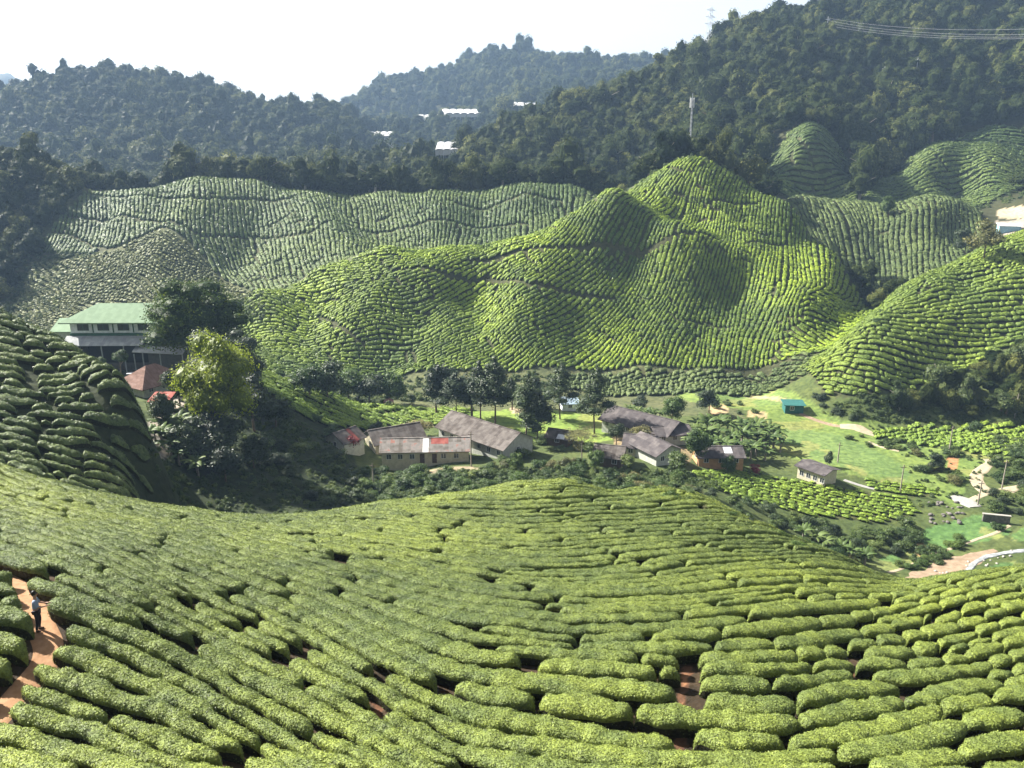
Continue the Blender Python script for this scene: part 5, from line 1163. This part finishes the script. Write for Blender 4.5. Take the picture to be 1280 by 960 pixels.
# ------------------------------------------------------------------ the ground sheet and what covers it
V = np.stack([GX, GY, GZ], -1).reshape(-1, 3)
idx = np.arange(NL * NU).reshape(NL, NU)
F = np.stack([idx[:-1, :-1], idx[:-1, 1:], idx[1:, 1:], idx[1:, :-1]], -1).reshape(-1, 4)
# behind the viewer the hill top carries on
yb = np.array([10., 2., -12., -40., -120.]); xb = np.linspace(-1, 1, NU); Vb = []
for i, y_ in enumerate(yb):
    zz = GZ[0] + (min(i + 1, 3)) * .9; Vb.append(np.stack([xb * np.interp(y_, [-120, 14], [60, 14 * .8]), np.full(NU, y_), zz - (0 if i < 3 else (i - 2) * 3.)], 1))
base = len(V); V = np.concatenate([V] + Vb); ib = base + np.arange(len(yb) * NU).reshape(len(yb), NU); allr = np.concatenate([ib[::-1], idx[:1]])
Fb = np.stack([allr[:-1, :-1], allr[:-1, 1:], allr[1:, 1:], allr[1:, :-1]], -1).reshape(-1, 4); F = np.concatenate([F, Fb])
x, y = V[:, 0], V[:, 1]
cov = np.tile(np.array([.032, .036, .016]), (len(V), 1))            # forest floor
def paint(mask, c, m=1.): cov[mask] = cov[mask] * (1 - m) + np.array(c) * m
n1 = fbm(x / 9, y / 9, 3, 61); n2 = fbm(x / 3, y / 3, 3, 62)
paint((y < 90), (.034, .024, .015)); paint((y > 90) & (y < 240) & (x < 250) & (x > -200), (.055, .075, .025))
m_ = inpoly(poly((185,0,76),(190,0,150),(230,0,172),(330,0,186),(430,0,175),(450,0,150),(440,0,118),(430,0,80),(320,0,74),(240,0,70)), x, y); paint(m_, (.022, .032, .013))  # the slope's shade painted in as darker ground
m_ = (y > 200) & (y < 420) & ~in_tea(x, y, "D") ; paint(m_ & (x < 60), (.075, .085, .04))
paint(in_tea(x, y, "CDKLMR"), (.045, .05, .022)); paint(in_tea(x, y, "POQ"), (.05, .055, .022)); paint(inpoly(poly((-60,0,66),(-60,0,124),(80,0,118),(160,0,112),(200,0,106),(215,0,98),(205,0,84),(160,0,70)), x, y), (.02, .028, .012))  # last polygon paints the left knoll's ground dark to suggest its shade
for hw, a_, b_ in TRK[:]:
    if a_[1] > 80 or hw > .4: continue
    dx, dy = b_[0] - a_[0], b_[1] - a_[1]; tt_ = np.clip(((x - a_[0]) * dx + (y - a_[1]) * dy) / (dx * dx + dy * dy + 1e-9), 0, 1); dd_ = np.hypot(x - a_[0] - tt_ * dx, y - a_[1] - tt_ * dy)
    paint(dd_ + .25 * fbm(x * 2.2, y * 2.2, 3, 71) < .16, (.10, .05, .03)); paint(dd_ + .3 * fbm(x * 1.5, y * 1.5, 3, 72) < -.02, (.20, .10, .055))
LAWN = [(.13, .19, .04, [(480,503),(560,513),(660,512),(765,520),(765,550),(690,556),(640,545),(560,530),(500,522)]),
 (.105, .15, .04, [(845,487),(960,486),(1012,503),(1055,527),(1110,530),(1180,548),(1290,552),(1290,575),(1215,585),(1200,640),(1150,612),(1060,592),(990,574),(960,560),(975,540),(930,512),(880,506),(850,500)]),
 (.10, .15, .045, [(850,489),(955,488),(1000,503),(975,508),(900,500)]), (.09, .14, .045, [(985,528),(1050,545),(1110,570),(1140,590),(1130,602),(1060,585),(1000,568),(975,548)]),
 (.09, .14, .045, [(1095,548),(1150,556),(1150,566),(1100,560)]),
 (.065, .125, .04, [(1085,702),(1140,680),(1160,660),(1195,650),(1225,643),(1262,658),(1262,668),(1200,684),(1140,706),(1120,716),(1095,716)]), (.07, .125, .04, [(1222,712),(1262,700),(1290,700),(1290,735),(1215,735)]), (.07, .125, .04, [(1262,668),(1290,660),(1290,676),(1268,676)])]
for r_, g_, b_, q in LAWN:
    m_ = inpoly(poly(*q), x + n2 * .8, y + n1 * 1.5); paint(m_, (r_, g_, b_)); paint(m_ & (n1 > .28), (.20, .19, .07), .45)
EARTH = [((.55, .42, .25), [(885,507),(905,505),(912,515),(890,520)]), ((.45, .36, .2), [(935,512),(960,517),(958,524),(935,521)]), ((.5, .24, .12), [(1183,570),(1197,572),(1197,588),(1186,586)]), ((.42, .27, .14), [(1145,677),(1158,682),(1153,700),(1144,694)]),
 ((.5, .46, .40), [(132,465),(215,466),(240,486),(150,484)]), ((.55, .42, .30), [(638,510),(668,511),(668,518),(638,517)]), ((.38, .34, .2), [(925,492),(990,500),(985,506),(940,498)]), ((.5, .42, .3), [(1245,262),(1290,256),(1290,272),(1248,274)]), ((.40, .36, .32), [(1244,276),(1290,272),(1290,290),(1252,284)]),
 ((.30, .24, .14), [(760,536),(800,540),(870,566),(860,580),(770,560)]), ((.34, .29, .2), [(500,592),(585,583),(625,590),(560,598)])]
for c_, q in EARTH: paint(inpoly(poly(*q), x + n2 * .4, y + n2 * .8), np.array(c_) * .62)
t = NT("ground_cover")
a_ = t.n("ShaderNodeAttribute", attribute_name="cover").outputs["Color"]; g_ = t.noise(.8, 5); g2 = t.noise(.09, 4)
c = t.mix(1., a_, t.ramp(g_, [(.3, (.6, .62, .6)), (.5, (1, 1, 1)), (.7, (1.4, 1.32, 1.2))]), 'MULTIPLY'); c = t.mix(1., c, t.ramp(g2, [(.3, (.8, .85, .8)), (.7, (1.25, 1.15, 1.1))]), 'MULTIPLY')
t.bsdf(c, .9, t.bump(g_, .8, .35), .15)
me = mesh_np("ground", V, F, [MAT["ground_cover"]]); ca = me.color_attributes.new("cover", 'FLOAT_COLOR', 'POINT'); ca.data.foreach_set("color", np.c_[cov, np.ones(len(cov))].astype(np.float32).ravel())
tag(link("ground", me), kind="structure")
# tracks, roads and the stream: strips laid on the land
def strip(name, cl, w0, mat, dz=.05, sub=.5, edge=.15, label=None, vary=.12):
    q = np.array([hit(*p)[:2] for p in cl]); s0 = np.r_[0, np.cumsum(np.linalg.norm(np.diff(q, axis=0), axis=1))]; n = max(6, int(s0[-1] / sub)); s_ = np.linspace(0, s0[-1], n)
    X = np.interp(s_, s0, q[:, 0]); Y = np.interp(s_, s0, q[:, 1])
    for _ in range(8): X[1:-1] = (X[:-2] + X[2:] + 2 * X[1:-1]) / 4; Y[1:-1] = (Y[:-2] + Y[2:] + 2 * Y[1:-1]) / 4
    tx, ty = np.gradient(X), np.gradient(Y); m = np.hypot(tx, ty) + 1e-9; tx /= m; ty /= m; k = 9; lat = np.linspace(-1, 1, k); wv = w0 if np.isscalar(w0) else np.interp(s_ / s0[-1], np.linspace(0, 1, len(w0)), w0); wv = wv * np.ones(n)
    wl = wv * (1 + vary * fbm(s_ / 2, s_ * 0, 3, 8)); wr = wv * (1 + vary * fbm(s_ / 2, s_ * 0 + 9, 3, 8)); L_ = np.where(lat[None] > 0, lat[None] * wl[:, None], lat[None] * wr[:, None])
    VX = X[:, None] - ty[:, None] * L_; VY = Y[:, None] + tx[:, None] * L_; VZ = ground(VX, VY) + dz * np.where(np.abs(lat) > .99, -1., 1)[None]
    i = np.arange(n - 1)[:, None] * k; j = np.arange(k - 1)[None]; Fq = np.stack([i + j, i + k + j, i + k + j + 1, i + j + 1], -1).reshape(-1, 4)
    o = link(name, mesh_np(name, np.stack([VX, VY, VZ], -1).reshape(-1, 3), Fq[:, ::-1], [MAT[mat]])); tag(o, kind="structure"); return o
def dirt(name, a, b, sc=3.):
    t = NT(name); n_ = t.noise(sc, 6); t.bsdf(t.ramp(n_, [(.3, a), (.7, b)]), .9, t.bump(n_, .6, .06), .15)
dirt("orange_earth", (.22, .12, .06), (.33, .195, .11)); dirt("red_earth", (.09, .04, .022), (.17, .08, .045)); dirt("pale_road", (.24, .20, .135), (.35, .30, .21), 1.2); dirt("sand", (.16, .115, .075), (.26, .195, .135), 1.)
t = NT("water"); t.bsdf(t.ramp(t.noise(1.2, 4), [(.4, (.18, .19, .19)), (.7, (.38, .39, .40))]), .25, t.bump(t.noise(3, 3), .4, .05), .5)
dirt("slab_concrete", (.20, .195, .18), (.30, .29, .275))
strip("dirt_track", TRACKS[0][1], .6, "orange_earth", .03, .25)

strip("dirt_road", [(1000,517),(1025,527),(1050,533),(1062,534)], .8, "sand"); strip("dirt_road", [(1050,533),(1072,534),(1085,541),(1105,546),(1120,549)], [1.4, 2.2, 1.5, 1.0], "pale_road", .07)
strip("dirt_road", [(1085,552),(1100,558),(1112,562),(1124,564)], .55, "pale_road", .06)
strip("dirt_road", [(1232,574),(1240,578),(1226,588),(1219,598),(1224,608),(1236,616),(1248,617),(1262,612),(1290,604)], [.9, 1.2, 1.5, 1.5, 1.6, 2.0, 1.6, 1.0, 1.0], "pale_road", .07)
strip("dirt_road", [(1212,626),(1222,621),(1236,616)], .8, "pale_road", .05)
strip("dirt_road", [(1055,600),(1075,607),(1098,612)], .6, "slab_concrete", .06)
strip("concrete_slab", [(1190,620),(1203,625),(1220,634)], [1.4, 2.4, 1.8], "slab_concrete", .12, vary=.02)
strip("sand_bank", [(1140,735),(1165,722),(1195,706),(1222,694),(1245,688)], [2.8, 3.6, 3.0, 2.0, .6], "sand", .06, vary=.3)
strip("stream", [(1165,740),(1192,726),(1210,714),(1217,704),(1232,696),(1258,691),(1290,688)], [.5, .8, .75, .7, .65, .6, .6], "water", .12, vary=.25)
strip("foot_path", [(1110,716),(1140,706),(1165,692),(1195,684),(1228,672),(1250,664),(1262,657)], .4, "pale_road", .06, vary=.3)
# ------------------------------------------------------------------ the hazy air
hz0, hz1 = float(GZ.min()) - 1.0, 420.0
V = np.array([(x, y, z) for z in (hz0, hz1) for (x, y) in ((-2600, -250), (2600, -250), (2600, 3050), (-2600, 3050))], float)
me = mesh_np("haze", V, np.array([(0, 3, 2, 1), (4, 5, 6, 7), (0, 1, 5, 4), (1, 2, 6, 5), (2, 3, 7, 6), (3, 0, 4, 7)]), [], None, False)
m = bpy.data.materials.new("haze_air"); m.use_nodes = True; m.node_tree.nodes.clear(); out = m.node_tree.nodes.new("ShaderNodeOutputMaterial")
pv = m.node_tree.nodes.new("ShaderNodeVolumePrincipled"); pv.inputs["Color"].default_value = (.46, .68, 1, 1); pv.inputs["Density"].default_value = .000125; pv.inputs["Anisotropy"].default_value = .1
m.node_tree.links.new(pv.outputs[0], out.inputs["Volume"]); me.materials.append(m)
tag(link("haze", me), "pale blue haze between the hills", "haze", kind="stuff")
# ------------------------------------------------------------------ light
SUN_AZ, SUN_EL = R(-62), R(38)           # azimuth from straight ahead (+y), negative = to the left
dsun = Vector((math.sin(SUN_AZ) * math.cos(SUN_EL), math.cos(SUN_AZ) * math.cos(SUN_EL), math.sin(SUN_EL)))
w = bpy.data.worlds.new("World"); SC.world = w; w.use_nodes = True; nt = w.node_tree
sky = nt.nodes.new("ShaderNodeTexSky"); sky.sky_type = 'NISHITA'; sky.sun_disc = False
sky.sun_elevation = SUN_EL; sky.sun_rotation = SUN_AZ; sky.air_density = 1.0; sky.dust_density = 6.0; sky.altitude = 1400
hs = nt.nodes.new("ShaderNodeHueSaturation"); hs.inputs["Saturation"].default_value = .2; nt.links.new(sky.outputs[0], hs.inputs["Color"]); nt.links.new(hs.outputs[0], nt.nodes["Background"].inputs[0]); nt.nodes["Background"].inputs[1].default_value = .054
s = bpy.data.objects.new("sun", bpy.data.lights.new("sun", "SUN")); COL.objects.link(s); s.data.energy = 5.0; s.data.angle = R(.5); s.data.color = (1, .95, .86)
s.rotation_euler = dsun.to_track_quat('Z', 'Y').to_euler()
vs = SC.view_settings; vs.view_transform = 'Standard'; vs.look = 'None'; vs.exposure = 2.0; vs.gamma = 1; vs.use_curve_mapping = False
SC.render.engine = 'CYCLES'; SC.cycles.max_bounces = 5; SC.cycles.diffuse_bounces = 1; SC.cycles.transmission_bounces = 3; SC.cycles.transparent_max_bounces = 8; SC.cycles.volume_bounces = 0
SC.cycles.use_denoising = True
print("script", round(time.time() - T0, 1))
